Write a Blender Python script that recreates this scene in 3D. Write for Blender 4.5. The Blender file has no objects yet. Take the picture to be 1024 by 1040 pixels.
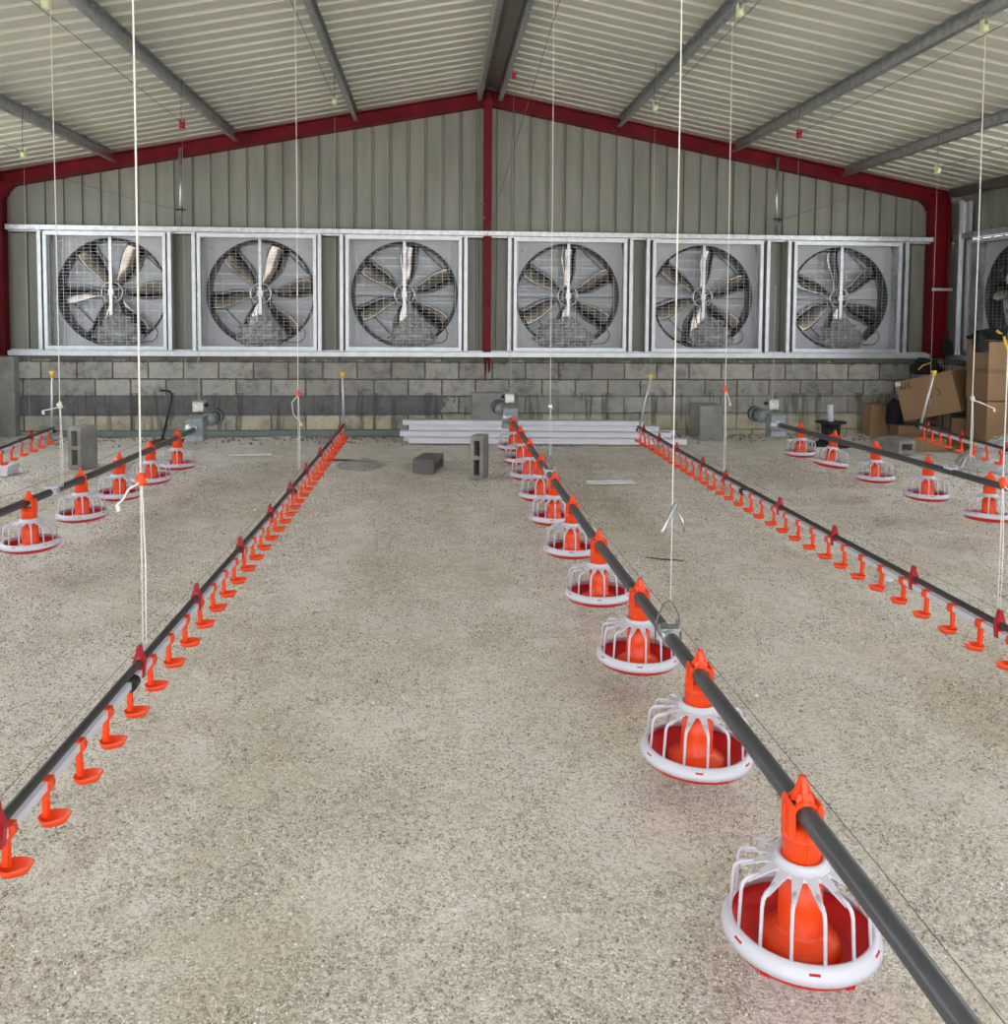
import bpy, math, random
from mathutils import Vector, Matrix, Euler, noise
PI = math.pi
random.seed(7)
S = bpy.context.scene
COL = S.collection

# ------------------------------------------------------------------ camera
H = 1.49
cd = bpy.data.cameras.new('camera'); cam = bpy.data.objects.new('camera', cd); COL.objects.link(cam)
cd.sensor_fit = 'HORIZONTAL'; cd.sensor_width = 36; cd.lens = 897.25/1024*36
cd.shift_y = -(520-367.9)/1024; cd.clip_start = .05; cd.clip_end = 500
yaw, pitch, roll = map(math.radians, (4.45845, -3.21412, .41271))
fw = Vector((math.sin(yaw)*math.cos(pitch), math.cos(yaw)*math.cos(pitch), math.sin(pitch)))
rt = Vector((math.cos(yaw), -math.sin(yaw), 0)); up = rt.cross(fw)
rt, up = math.cos(roll)*rt+math.sin(roll)*up, -math.sin(roll)*rt+math.cos(roll)*up
mw = Matrix((rt, up, -fw)).transposed().to_4x4(); mw.translation = (0, 0, H)
cam.matrix_world = mw
S.camera = cam

# ------------------------------------------------------------------ world: bright overcast daylight
wd = bpy.data.worlds.new('overcast_sky'); S.world = wd; wd.use_nodes = True
nt = wd.node_tree; nt.nodes.clear()
tc = nt.nodes.new('ShaderNodeTexCoord'); sep = nt.nodes.new('ShaderNodeSeparateXYZ')
rp = nt.nodes.new('ShaderNodeValToRGB')
rp.color_ramp.elements[0].position = 0.0; rp.color_ramp.elements[0].color = (.96, .97, 1, 1)
rp.color_ramp.elements[1].position = .8; rp.color_ramp.elements[1].color = (.84, .90, 1, 1)
bg = nt.nodes.new('ShaderNodeBackground'); bg.inputs['Strength'].default_value = 2.45
ow = nt.nodes.new('ShaderNodeOutputWorld')
nt.links.new(tc.outputs['Generated'], sep.inputs[0]); nt.links.new(sep.outputs['Z'], rp.inputs[0])
nt.links.new(rp.outputs[0], bg.inputs[0]); nt.links.new(bg.outputs[0], ow.inputs[0])
# soft sun through thin cloud, lighting the outside ground, paled to bounce light in
sd = bpy.data.lights.new('hazy_sun', 'SUN'); sd.energy = 7.5; sd.angle = math.radians(12); sd.color = (1, .96, .9)
so = bpy.data.objects.new('hazy_sun', sd); COL.objects.link(so)
so.rotation_euler = Vector((.12, -1, 1.5)).to_track_quat('Z', 'Y').to_euler()
S.view_settings.view_transform = 'Standard'; S.view_settings.look = 'None'
S.view_settings.gamma = 1; S.view_settings.use_curve_mapping = False
S.view_settings.exposure = 0.38

# ------------------------------------------------------------------ materials
def nodes(name):
    m = bpy.data.materials.new(name); m.use_nodes = True
    n = m.node_tree.nodes; l = m.node_tree.links; b = n['Principled BSDF']
    return m, n, l, b
def tex(n, l, kind, scale, detail=4, rough=.5, vec=None, mp=None, **kw):
    t = n.new(kind); t.inputs['Scale'].default_value = scale
    if 'Detail' in t.inputs: t.inputs['Detail'].default_value = detail
    if 'Roughness' in t.inputs: t.inputs['Roughness'].default_value = rough
    if vec is None:
        c = n.new('ShaderNodeTexCoord'); src = c.outputs['Object']
        if mp:
            q = n.new('ShaderNodeMapping'); q.inputs['Scale'].default_value = mp; l.new(src, q.inputs[0]); src = q.outputs[0]
        l.new(src, t.inputs['Vector'])
    else: l.new(vec, t.inputs['Vector'])
    return t
def ramp(n, l, src, stops):
    r = n.new('ShaderNodeValToRGB'); e = r.color_ramp.elements
    while len(e) < len(stops): e.new(.5)
    for i, (p, c) in enumerate(stops): e[i].position = p; e[i].color = (*c, 1)
    l.new(src, r.inputs[0]); return r.outputs[0]
def mixc(n, l, fac, a, b, mode='MIX'):
    m = n.new('ShaderNodeMix'); m.data_type = 'RGBA'; m.blend_type = mode
    for s, v in ((m.inputs[0], fac), (m.inputs[6], a), (m.inputs[7], b)):
        if isinstance(v, (int, float)): s.default_value = v
        elif isinstance(v, tuple): s.default_value = (*v, 1)
        else: l.new(v, s)
    return m.outputs[2]
def math_(n, l, op, a, b=0.0):
    m = n.new('ShaderNodeMath'); m.operation = op
    for s, v in ((m.inputs[0], a), (m.inputs[1], b)):
        if isinstance(v, (int, float)): s.default_value = v
        else: l.new(v, s)
    return m.outputs[0]
def bump(n, l, b, src, strength=.3, dist=.01):
    u = n.new('ShaderNodeBump'); u.inputs['Strength'].default_value = strength; u.inputs['Distance'].default_value = dist
    l.new(src, u.inputs['Height']); l.new(u.outputs[0], b.inputs['Normal'])
def simple(name, col, rough=.5, metal=0, var=.12, scale=12, bmp=0, spec=None, sub=0, alpha=1, mp=None):
    m, n, l, b = nodes(name)
    t = tex(n, l, 'ShaderNodeTexNoise', scale, mp=mp)
    d = tuple(max(0, c*(1-var)) for c in col); e = tuple(min(1, c*(1+var)) for c in col)
    l.new(ramp(n, l, t.outputs[0], ((.3, d), (.7, e))), b.inputs['Base Color'])
    b.inputs['Roughness'].default_value = rough; b.inputs['Metallic'].default_value = metal
    if spec is not None: b.inputs['Specular IOR Level'].default_value = spec
    if sub:
        b.inputs['Subsurface Weight'].default_value = sub; b.inputs['Subsurface Radius'].default_value = (.02, .01, .01)
        b.inputs['Subsurface Scale'].default_value = .3
    b.inputs['Alpha'].default_value = alpha
    if bmp: bump(n, l, b, t.outputs[0], bmp)
    return m

M = {}
M['orange'] = simple('orange_plastic', (1.0, .075, .008), .35, var=.04)
M['red_pan'] = simple('red_plastic_pan', (.62, .006, .006), .28, var=.06)
M['clamp_red'] = simple('dark_red_plastic', (.42, .008, .015), .35, var=.1)
M['white_plastic'] = simple('white_plastic', (.68, .69, .78), .35, var=.02)
M['grey_pipe'] = simple('grey_feed_pipe', (.088, .097, .108), .36, .25, var=.15, scale=30, mp=(1, .15, 1))
M['dark_pipe'] = simple('dark_conduit', (.045, .047, .05), .45, .1, var=.15)
M['galv'] = simple('galvanised_steel', (.52, .55, .58), .33, .85, var=.22, scale=18)
M['galv_bright'] = simple('bright_galvanised_steel', (.62, .66, .70), .38, .6, var=.10, scale=9)
M['steel_dark'] = simple('dull_steel', (.16, .16, .16), .4, .7, var=.2)
M['blade'] = simple('polished_fan_blade', (.34, .305, .28), .15, 1.0, var=.35, scale=3.5, bmp=.08)
M['ring'] = simple('dark_fan_shroud', (.045, .048, .05), .35, .6, var=.2)
M['louver'] = simple('pale_louver', (.54, .57, .61), .5, .1, var=.06, scale=4)
M['rope'] = simple('white_rope', (.86, .85, .80), .8, var=.1, scale=200)
M['rope_dull'] = simple('dull_cord', (.60, .60, .54), .8, var=.1, scale=200)
M['wire'] = simple('steel_wire', (.17, .17, .16), .45, .6)
M['cream'] = simple('cream_pulley', (.74, .76, .52), .5)
M['yellow'] = simple('yellow_plastic', (.86, .55, .05), .4)
M['black'] = simple('black_cloth', (.010, .010, .012), .95, var=.3, bmp=.3)
M['black_plastic'] = simple('black_plastic', (.015, .015, .016), .45)
M['rust'] = simple('rusty_iron', (.12, .05, .03), .8, var=.4, scale=40)
M['motor_grey'] = simple('grey_cast_metal', (.27, .31, .33), .42, .4, var=.15, scale=30)
M['silver'] = simple('silver_cast_metal', (.60, .60, .58), .35, .7, var=.25, scale=40)
M['sheet'] = simple('roof_sheet', (.57, .57, .50), .36, .05, var=.07, scale=1.1)
M['ridge'] = simple('ridge_cap_sheet', (.33, .32, .29), .35, .35, var=.12, scale=1.5, mp=(3, .3, 1))
M['greybar'] = simple('green_grey_painted_tube', (.16, .20, .19), .5, var=.15)
M['gutter'] = simple('dusty_white_pvc', (.78, .80, .86), .45, var=.09, scale=6, mp=(1, 4, 4))

def siding_mat():
    m, n, l, b = nodes('grey_green_siding')
    t = tex(n, l, 'ShaderNodeTexNoise', 1.4, 5); t2 = tex(n, l, 'ShaderNodeTexNoise', 9, 4, mp=(1, 1, .12))
    c = ramp(n, l, t.outputs[0], ((.25, (.195, .205, .182)), (.75, (.25, .26, .23))))
    c = mixc(n, l, .18, c, ramp(n, l, t2.outputs[0], ((.35, (.20, .20, .18)), (.65, (.50, .50, .46)))))
    l.new(c, b.inputs['Base Color']); b.inputs['Roughness'].default_value = .42; b.inputs['Metallic'].default_value = .08
    return m
M['siding'] = siding_mat()
def red_mat():
    m, n, l, b = nodes('red_painted_steel')
    t = tex(n, l, 'ShaderNodeTexNoise', 4, 6)
    l.new(ramp(n, l, t.outputs[0], ((.3, (.12, .0025, .008)), (.7, (.19, .005, .013)))), b.inputs['Base Color'])
    b.inputs['Roughness'].default_value = .5; b.inputs['Specular IOR Level'].default_value = .22; return m
M['red_steel'] = red_mat()

def floor_mat(name='limestone_gravel'):
    m, n, l, b = nodes(name)
    geo = n.new('ShaderNodeNewGeometry'); P = geo.outputs['Position']
    v = tex(n, l, 'ShaderNodeTexVoronoi', 120, vec=P)                       # ~1 cm stones
    v2 = tex(n, l, 'ShaderNodeTexVoronoi', 230, vec=P)
    big = tex(n, l, 'ShaderNodeTexNoise', 1.1, 5, .6, vec=P)
    mid = tex(n, l, 'ShaderNodeTexNoise', 5.5, 6, .65, vec=P)
    fine = tex(n, l, 'ShaderNodeTexNoise', 60, 4, .7, vec=P)
    sc = n.new('ShaderNodeSeparateColor'); l.new(v.outputs['Color'], sc.inputs[0])
    stone = ramp(n, l, sc.outputs[0], ((.0, (.27, .225, .175)), (.25, (.54, .49, .41)), (.75, (.74, .69, .605)), (1, (.98, .95, .88))))
    dust = ramp(n, l, fine.outputs[0], ((.3, (.55, .515, .44)), (.7, (.70, .665, .58))))
    sc2 = n.new('ShaderNodeSeparateColor'); l.new(v2.outputs['Color'], sc2.inputs[0])
    stone = mixc(n, l, .9, stone, ramp(n, l, sc2.outputs[1], ((0, (.62, .58, .54)), (.5, (1, 1, 1)), (1, (1.3, 1.3, 1.3)))), 'MULTIPLY')
    mask = ramp(n, l, mid.outputs[0], ((.40, (0, 0, 0)), (.60, (1, 1, 1))))
    c = mixc(n, l, math_(n, l, 'MULTIPLY', mask, .40), stone, dust)
    tint = ramp(n, l, big.outputs[0], ((.3, (.80, .76, .69)), (.52, (1, 1, 1)), (.75, (.98, .97, .97))))
    c = mixc(n, l, .8, c, tint, 'MULTIPLY')
    # brownish wheel-track bands that run along the shed
    q = n.new('ShaderNodeMapping'); q.inputs['Scale'].default_value = (1.6, .22, 1); l.new(P, q.inputs[0])
    trk = tex(n, l, 'ShaderNodeTexNoise', 1.0, 4, .6, vec=q.outputs[0])
    c = mixc(n, l, math_(n, l, 'MULTIPLY', ramp(n, l, trk.outputs[0], ((.50, (0, 0, 0)), (.68, (1, 1, 1)))), .55), c, (.72, .66, .56), 'MULTIPLY')
    l.new(c, b.inputs['Base Color']); b.inputs['Roughness'].default_value = .95; b.inputs['Specular IOR Level'].default_value = .15
    h = math_(n, l, 'MULTIPLY', math_(n, l, 'SUBTRACT', 1.0, v.outputs['Distance']), math_(n, l, 'SUBTRACT', 1.15, mask))
    h = math_(n, l, 'ADD', h, math_(n, l, 'MULTIPLY', v2.outputs['Distance'], -.35))
    h = math_(n, l, 'ADD', h, math_(n, l, 'MULTIPLY', mid.outputs[0], .5))
    bump(n, l, b, h, .9, .008)
    return m
M['floor'] = floor_mat()
M['pebble'] = None
def pebble_mat():
    m, n, l, b = nodes('limestone_pebbles')
    geo = n.new('ShaderNodeNewGeometry')
    c = ramp(n, l, geo.outputs['Random Per Island'], ((0, (.26, .21, .165)), (.3, (.50, .44, .37)), (.75, (.72, .66, .58)), (1, (.94, .90, .84))))
    l.new(c, b.inputs['Base Color']); b.inputs['Roughness'].default_value = .9; return m
M['pebble'] = pebble_mat()
M['bounce_ground'] = simple('pale_bounce_ground', (.56, .53, .46), .95, var=.12, scale=.6)  # pale tone picked to throw light up at the roof ribs

def block_wall_mat():
    m, n, l, b = nodes('concrete_block_wall')
    geo = n.new('ShaderNodeNewGeometry'); P = geo.outputs['Position']
    s = n.new('ShaderNodeSeparateXYZ'); l.new(P, s.inputs[0]); Z = s.outputs['Z']; X = s.outputs['X']; Y = s.outputs['Y']
    XY = math_(n, l, 'ADD', X, Y)
    cb = n.new('ShaderNodeCombineXYZ'); l.new(XY, cb.inputs[0]); l.new(math_(n, l, 'SUBTRACT', Z, .075), cb.inputs[1])
    wob = tex(n, l, 'ShaderNodeTexNoise', 9, 3, vec=P)
    va = n.new('ShaderNodeVectorMath'); va.operation = 'SCALE'; va.inputs['Scale'].default_value = .016; l.new(wob.outputs['Color'], va.inputs[0])
    vv = n.new('ShaderNodeVectorMath'); vv.operation = 'ADD'; l.new(cb.outputs[0], vv.inputs[0]); l.new(va.outputs[0], vv.inputs[1])
    br = n.new('ShaderNodeTexBrick'); l.new(vv.outputs[0], br.inputs['Vector'])
    br.inputs['Scale'].default_value = 1; br.inputs['Brick Width'].default_value = .405; br.inputs['Row Height'].default_value = .205
    br.inputs['Mortar Size'].default_value = .011; br.inputs['Mortar Smooth'].default_value = .25; br.inputs['Bias'].default_value = 0
    br.inputs['Color1'].default_value = (.29, .287, .27, 1); br.inputs['Color2'].default_value = (.47, .465, .44, 1)
    br.inputs['Mortar'].default_value = (.13, .125, .11, 1)
    big = tex(n, l, 'ShaderNodeTexNoise', 1.7, 6, .65, vec=P); fine = tex(n, l, 'ShaderNodeTexNoise', 70, 4, .7, vec=P)
    md = tex(n, l, 'ShaderNodeTexNoise', 7, 6, .7, vec=P)
    c = mixc(n, l, .85, br.outputs['Color'], ramp(n, l, fine.outputs[0], ((.3, (.70, .70, .70)), (.7, (1.15, 1.15, 1.12)))), 'MULTIPLY')
    c = mixc(n, l, .9, c, ramp(n, l, md.outputs[0], ((.33, (.50, .49, .46)), (.50, (1, 1, 1)), (.72, (1.25, 1.22, 1.15)))), 'MULTIPLY')
    # wet cast beam, left half
    bz = math_(n, l, 'MULTIPLY', math_(n, l, 'GREATER_THAN', Z, .245), math_(n, l, 'LESS_THAN', Z, .49))
    leftm = math_(n, l, 'LESS_THAN', X, math_(n, l, 'ADD', math_(n, l, 'MULTIPLY', big.outputs[0], 2.2), -.9))
    beam = ramp(n, l, md.outputs[0], ((.3, (.10, .102, .105)), (.7, (.165, .167, .168))))
    c = mixc(n, l, math_(n, l, 'MULTIPLY', math_(n, l, 'MULTIPLY', bz, leftm), .92), c, beam)
    # right side lower courses smeared with render
    rz = math_(n, l, 'MULTIPLY', math_(n, l, 'LESS_THAN', Z, .50), math_(n, l, 'GREATER_THAN', X, .4))
    c = mixc(n, l, math_(n, l, 'MULTIPLY', rz, ramp(n, l, big.outputs[0], ((.38, (0, 0, 0)), (.6, (.8, .8, .8))))), c, (.30, .295, .275))
    # sandy blocks in the bottom course
    lz = math_(n, l, 'MULTIPLY', math_(n, l, 'LESS_THAN', Z, .24), ramp(n, l, big.outputs[0], ((.35, (0, 0, 0)), (.55, (1, 1, 1)))))
    c = mixc(n, l, math_(n, l, 'MULTIPLY', lz, .8), c, mixc(n, l, 1.0, c, (1.75, 1.6, 1.2), 'MULTIPLY'))
    # mortar runs (vertical stains)
    q = n.new('ShaderNodeMapping'); q.inputs['Scale'].default_value = (10, 10, .9); l.new(P, q.inputs[0])
    run = tex(n, l, 'ShaderNodeTexNoise', 1.0, 4, .6, vec=q.outputs[0])
    rm = math_(n, l, 'MULTIPLY', ramp(n, l, run.outputs[0], ((.53, (0, 0, 0)), (.60, (1, 1, 1)))), math_(n, l, 'LESS_THAN', Z, .52))
    c = mixc(n, l, math_(n, l, 'MULTIPLY', rm, .6), c, (.07, .068, .062))
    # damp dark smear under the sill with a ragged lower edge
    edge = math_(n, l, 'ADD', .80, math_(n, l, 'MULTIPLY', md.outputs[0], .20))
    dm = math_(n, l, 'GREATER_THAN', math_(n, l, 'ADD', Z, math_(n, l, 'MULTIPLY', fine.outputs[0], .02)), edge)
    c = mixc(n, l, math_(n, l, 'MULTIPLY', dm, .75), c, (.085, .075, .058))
    l.new(c, b.inputs['Base Color']); b.inputs['Roughness'].default_value = .9
    h = math_(n, l, 'ADD', math_(n, l, 'MULTIPLY', br.outputs['Fac'], -1.0), math_(n, l, 'MULTIPLY', fine.outputs[0], .5))
    h = math_(n, l, 'ADD', h, math_(n, l, 'MULTIPLY', md.outputs[0], .8))
    bump(n, l, b, h, .6, .012)
    return m
M['blocks'] = block_wall_mat()
def concrete(name, col, sc=6):
    m, n, l, b = nodes(name)
    t = tex(n, l, 'ShaderNodeTexNoise', sc, 7, .7); f = tex(n, l, 'ShaderNodeTexVoronoi', 110)
    lo = tuple(x*.62 for x in col); hi = tuple(min(1, x*1.2) for x in col)
    c = ramp(n, l, t.outputs[0], ((.3, lo), (.7, hi)))
    c = mixc(n, l, .35, c, ramp(n, l, f.outputs['Distance'], ((.1, (.6, .6, .6)), (.6, (1.1, 1.1, 1.1)))), 'MULTIPLY')
    l.new(c, b.inputs['Base Color']); b.inputs['Roughness'].default_value = .92
    bump(n, l, b, f.outputs['Distance'], .7, .006); return m
M['block'] = concrete('grey_concrete_block', (.34, .34, .32)); M['block_dark'] = concrete('dark_concrete_block', (.20, .20, .195))
M['pier'] = concrete('smeared_concrete', (.36, .36, .34), 3)
def card_mat():
    m, n, l, b = nodes('brown_cardboard')
    t = tex(n, l, 'ShaderNodeTexNoise', 3, 5); w = tex(n, l, 'ShaderNodeTexNoise', 30, 3, mp=(1, 1, 6))
    c = ramp(n, l, t.outputs[0], ((.3, (.29, .18, .095)), (.7, (.37, .235, .13))))
    c = mixc(n, l, .3, c, ramp(n, l, w.outputs[0], ((.3, (.8, .8, .8)), (.7, (1.1, 1.1, 1.1)))), 'MULTIPLY')
    l.new(c, b.inputs['Base Color']); b.inputs['Roughness'].default_value = .8; return m
M['card'] = card_mat()
M['tape'] = simple('brown_parcel_tape', (.22, .13, .07), .3)
M['ink'] = simple('black_marker', (.03, .025, .02), .8)
M['paper'] = simple('white_paper_label', (.75, .74, .72), .7)
def film_mat(name, a0, a1, col=(.78, .80, .82)):
    m, n, l, b = nodes(name)
    t = tex(n, l, 'ShaderNodeTexNoise', 14, 5, .7)
    r = ramp(n, l, t.outputs[0], ((.35, (a0,)*3), (.68, (a1,)*3)))
    l.new(r, b.inputs['Alpha']); b.inputs['Base Color'].default_value = (*col, 1)
    b.inputs['Roughness'].default_value = .18; b.inputs['Specular IOR Level'].default_value = .9
    bump(n, l, b, t.outputs[0], .9, .03); return m
M['film'] = film_mat('clear_plastic_film', .35, .9, (.36, .36, .36)); M['film_pale'] = film_mat('pale_plastic_film', .25, .80, (.74, .77, .80)); M['film_thin'] = film_mat('dusty_plastic_film', .25, .75, (.55, .54, .53))

# ------------------------------------------------------------------ mesh builder
class MB:
    def __init__(s): s.v = []; s.f = []; s.sm = []
    def add(s, vs, fs, smooth=False):
        o = len(s.v); s.v += [tuple(x) for x in vs]
        for f in fs: s.f.append(tuple(i+o for i in f)); s.sm.append(smooth)
        return s
    def box(s, c, d, rot=None, taper=1.0):
        x, y, z = d[0]/2, d[1]/2, d[2]/2; vs = []
        for k in (-1, 1):
            t = taper if k > 0 else 1
            for i, j in ((-1, -1), (1, -1), (1, 1), (-1, 1)): vs.append(Vector((i*x*t, j*y*t, k*z)))
        if rot is not None:
            R = Euler(rot).to_matrix(); vs = [R@v for v in vs]
        vs = [v+Vector(c) for v in vs]
        return s.add(vs, [(3, 2, 1, 0), (4, 5, 6, 7), (0, 1, 5, 4), (1, 2, 6, 5), (2, 3, 7, 6), (3, 0, 4, 7)])
    def span(s, a, b):   # box by two corners
        return s.box([(a[i]+b[i])/2 for i in range(3)], [abs(b[i]-a[i]) for i in range(3)])
    def tube(s, pts, r, seg=8, caps=True, smooth=True, closed=False, flat=1.0):
        pts = [Vector(p) for p in pts]; n = len(pts); rings = []
        rr = r if isinstance(r, (list, tuple)) else [r]*n
        prev = None
        for i, p in enumerate(pts):
            if closed: t = pts[(i+1) % n]-pts[i-1]
            elif i == 0: t = pts[1]-p
            elif i == n-1: t = p-pts[i-1]
            else: t = (pts[i+1]-p).normalized()+(p-pts[i-1]).normalized()
            t.normalize()
            if prev is None:
                a = Vector((0, 0, 1)) if abs(t.z) < .9 else Vector((0, 1, 0))
            else: a = prev
            a = (a-t*a.dot(t)).normalized(); prev = a; bb = t.cross(a)
            rings.append([p+a*(math.cos(2*PI*k/seg)*rr[i])+bb*(math.sin(2*PI*k/seg)*rr[i]*flat) for k in range(seg)])
        vs = [v for q in rings for v in q]; fs = []
        for i in range(n if closed else n-1):
            j = (i+1) % n
            for k in range(seg):
                k2 = (k+1) % seg; fs.append((i*seg+k, i*seg+k2, j*seg+k2, j*seg+k))
        o = len(s.v); s.add(vs, fs, smooth)
        if caps and not closed:
            s.f.append(tuple(o+k for k in reversed(range(seg)))); s.sm.append(False)
            s.f.append(tuple(o+(n-1)*seg+k for k in range(seg))); s.sm.append(False)
        return s
    def lathe(s, prof, c=(0, 0, 0), seg=32, axis='Z', smooth=True, a0=0, a1=2*PI, closed_prof=False):
        n = len(prof); full = abs(a1-a0-2*PI) < 1e-6; m = seg if full else seg+1; vs = []
        for k in range(m):
            a = a0+(a1-a0)*k/seg; ca, sa = math.cos(a), math.sin(a)
            for r, h in prof:
                p = (r*ca, r*sa, h) if axis == 'Z' else ((r*ca, h, r*sa) if axis == 'Y' else (h, r*ca, r*sa))
                vs.append((p[0]+c[0], p[1]+c[1], p[2]+c[2]))
        fs = []
        for k in range(seg):
            k2 = (k+1) % m
            for i in range(n if closed_prof else n-1):
                i2 = (i+1) % n; fs.append((k*n+i, k2*n+i, k2*n+i2, k*n+i2))
        return s.add(vs, fs, smooth)
    def prism(s, poly, z0, z1, plane='XY', at=(0, 0, 0)):
        n = len(poly); vs = []
        for h in (z0, z1):
            for a, b in poly:
                p = {'XY': (a, b, h), 'XZ': (a, h, b), 'YZ': (h, a, b)}[plane]
                vs.append((p[0]+at[0], p[1]+at[1], p[2]+at[2]))
        fs = [tuple(range(n))[::-1], tuple(range(n, 2*n))]+[(i, (i+1) % n, n+(i+1) % n, n+i) for i in range(n)]
        return s.add(vs, fs)
    def xform(s, mat):
        s.v = [tuple(mat@Vector(v)) for v in s.v]; return s
    def build(s, name, mat, parent=None, loc=(0, 0, 0), rot=(0, 0, 0), bevel=0):
        me = bpy.data.meshes.new(name); me.from_pydata(s.v, [], s.f); me.update()
        for p, q in zip(me.polygons, s.sm): p.use_smooth = q
        import bmesh as _b
        bm = _b.new(); bm.from_mesh(me); _b.ops.recalc_face_normals(bm, faces=bm.faces); bm.to_mesh(me); bm.free()
        me.materials.append(mat)
        o = bpy.data.objects.new(name, me); COL.objects.link(o); o.location = loc; o.rotation_euler = rot
        if parent: o.parent = parent
        if bevel:
            bv = o.modifiers.new('bevel', 'BEVEL'); bv.width = bevel; bv.segments = 2; bv.limit_method = 'ANGLE'
        return o
def thing(name, label, cat, loc=(0, 0, 0), rot=(0, 0, 0), group=None):
    o = bpy.data.objects.new(name, None); COL.objects.link(o); o.location = loc; o.rotation_euler = rot
    o.empty_display_size = .05; return tag(o, label, cat, group)
def tag(o, label, cat, group=None, kind=None):
    o['label'] = label; o['category'] = cat
    if group: o['group'] = group
    if kind: o['kind'] = kind
    return o
def struct(o, label=None):
    o['kind'] = 'structure'
    if label: o['label'] = label
    return o
def kids(o): return [c for c in COL.objects if c.parent == o]
def copy_tree(o, parent=None):
    c = o.copy(); COL.objects.link(c); c.parent = parent
    for k in CH.get(o.name, []): copy_tree(k, c)
    return c
CH = {}
def register(root):
    ks = kids(root); CH[root.name] = ks
    for k in ks: register(k)

# ------------------------------------------------------------------ shell dimensions (metres)
XC = .63; XL = -5.15; XR = 6.45; D = 10.643; SLOPE = .19; ZR = 4.14
YF, YB = -2.6, 10.85     # roof from the open end behind the camera to the fan wall
def roof_z(x): return ZR-SLOPE*abs(x-XC)

# floor with gentle humps
def build_floor():
    b = MB(); nx, ny = 120, 150; x0, x1, y0, y1 = XL-.1, XR+.1, YF-1.5, D+.3
    for j in range(ny+1):
        for i in range(nx+1):
            x = x0+(x1-x0)*i/nx; y = y0+(y1-y0)*j/ny
            z = .016*noise.noise(Vector((x*.9, y*.45, 0)))+.008*noise.noise(Vector((x*3, y*2.2, 5)))-.008
            if y > 10: z += .03*min(1, (y-10)/.5)*(.5+.5*noise.noise(Vector((x*2.5, y*2, 9))))
            b.v.append((x, y, z))
    for j in range(ny):
        for i in range(nx):
            a = j*(nx+1)+i; b.f.append((a, a+1, a+nx+2, a+nx+1)); b.sm.append(True)
    return struct(b.build('floor', M['floor']), 'pale crushed limestone gravel floor of the shed')
build_floor()
g = MB(); g.box((0, 0, -.12), (300, 300, .1)); struct(g.build('ground', M['bounce_ground']), 'unseen ground outside the shed, made pale to bounce light in')  # unseen ground, paled so it bounces sunlight up under the roof

# ceiling: ribbed sheets, ribs run from ridge to eaves
def ribbed(b, u0, u1, place, pitch, wid, dep, lip=.009):
    u = u0; pts = []
    while u < u1-.001:
        pts += [(u, 0), (u+pitch-wid, 0), (u+pitch-wid+lip, dep), (u+pitch-lip, dep)]; u += pitch
    pts.append((u, 0))
    pts = [p for p in pts if p[0] <= u1+.0001]
    vs = []; fs = []
    for p in pts:
        a, c = place(p[0], p[1]); vs += [a, c]
    for i in range(len(pts)-1): fs.append((2*i, 2*i+1, 2*i+3, 2*i+2))
    b.add(vs, fs)
b = MB()
for sgn in (-1, 1):
    xa = XC+sgn*.13; xb = (XL-.15) if sgn < 0 else (XR+.15)
    ribbed(b, YF, YB, lambda u, d, xa=xa, xb=xb: ((xa, u, roof_z(xa)+d), (xb, u, roof_z(xb)+d)), .215, .074, .044, .013)
ceil = struct(b.build('ceiling', M['sheet']), 'pale ribbed metal roof sheeting seen from below')
b = MB()
z0 = roof_z(XC+.14)+.045
prof = [(XC-.30, roof_z(XC-.30)+.045), (XC-.13, z0-.01), (XC-.10, z0+.02), (XC, z0+.055), (XC+.10, z0+.02), (XC+.13, z0-.01), (XC+.30, roof_z(XC+.30)+.045)]
vs = []
for x, z in prof: vs += [(x, YF, z), (x, YB, z)]
b.add(vs, [(2*i, 2*i+1, 2*i+3, 2*i+2) for i in range(len(prof)-1)])
struct(b.build('trim_1', M['ridge']), 'plain metal ridge cap along the top of the roof')

# back wall: blocks below, siding above, cut out around the fans
b = MB(); b.span((XL-.1, D, -.05), (XR+.15, D+.15, .95)); struct(b.build('wall_back', M['blocks']), 'grey concrete block wall below the fans')
WIN = [(-4.53, -3.13), (-2.79, -1.40), (-1.08, .33), (.92, 2.34), (2.61, 4.05), (4.38, 5.82)]
ZW0, ZW1 = 1.02, 2.395
b = MB(); SY = 10.80
def sid(x0, x1, zb, zt):
    off = XL+math.floor((x0-XL)/.2105)*.2105
    pts = []; u = off
    while u < x1:
        pts += [(u, 0), (u+.168, 0), (u+.176, .028), (u+.2025, .028)]; u += .2105
    pts = [p for p in pts if x0 <= p[0] <= x1]
    pts = [(x0, 0)]+pts+[(x1, 0)]
    vs = []
    for x, d in pts:
        t = (zt(x)+(.11 if abs(x-XC) < .32 else 0)) if callable(zt) else zt
        vs += [(x, SY+d, zb), (x, SY+d, t)]
    b.add(vs, [(2*i, 2*i+1, 2*i+3, 2*i+2) for i in range(len(pts)-1)])
sid(XL-.1, XC, 2.38, lambda x: roof_z(x)+.02); sid(XC-.02, XR+.1, 2.38, lambda x: roof_z(x)+.02)
gaps = [(XL-.07, WIN[0][0])]+[(WIN[i][1], WIN[i+1][0]) for i in range(5)]+[(WIN[5][1], XR+.07)]
for x0, x1 in gaps: sid(x0-.03, x1+.03, .95, 2.40)
struct(b.build('wall_back_upper', M['siding']), 'grey green ribbed metal siding above and between the fans')

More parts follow.
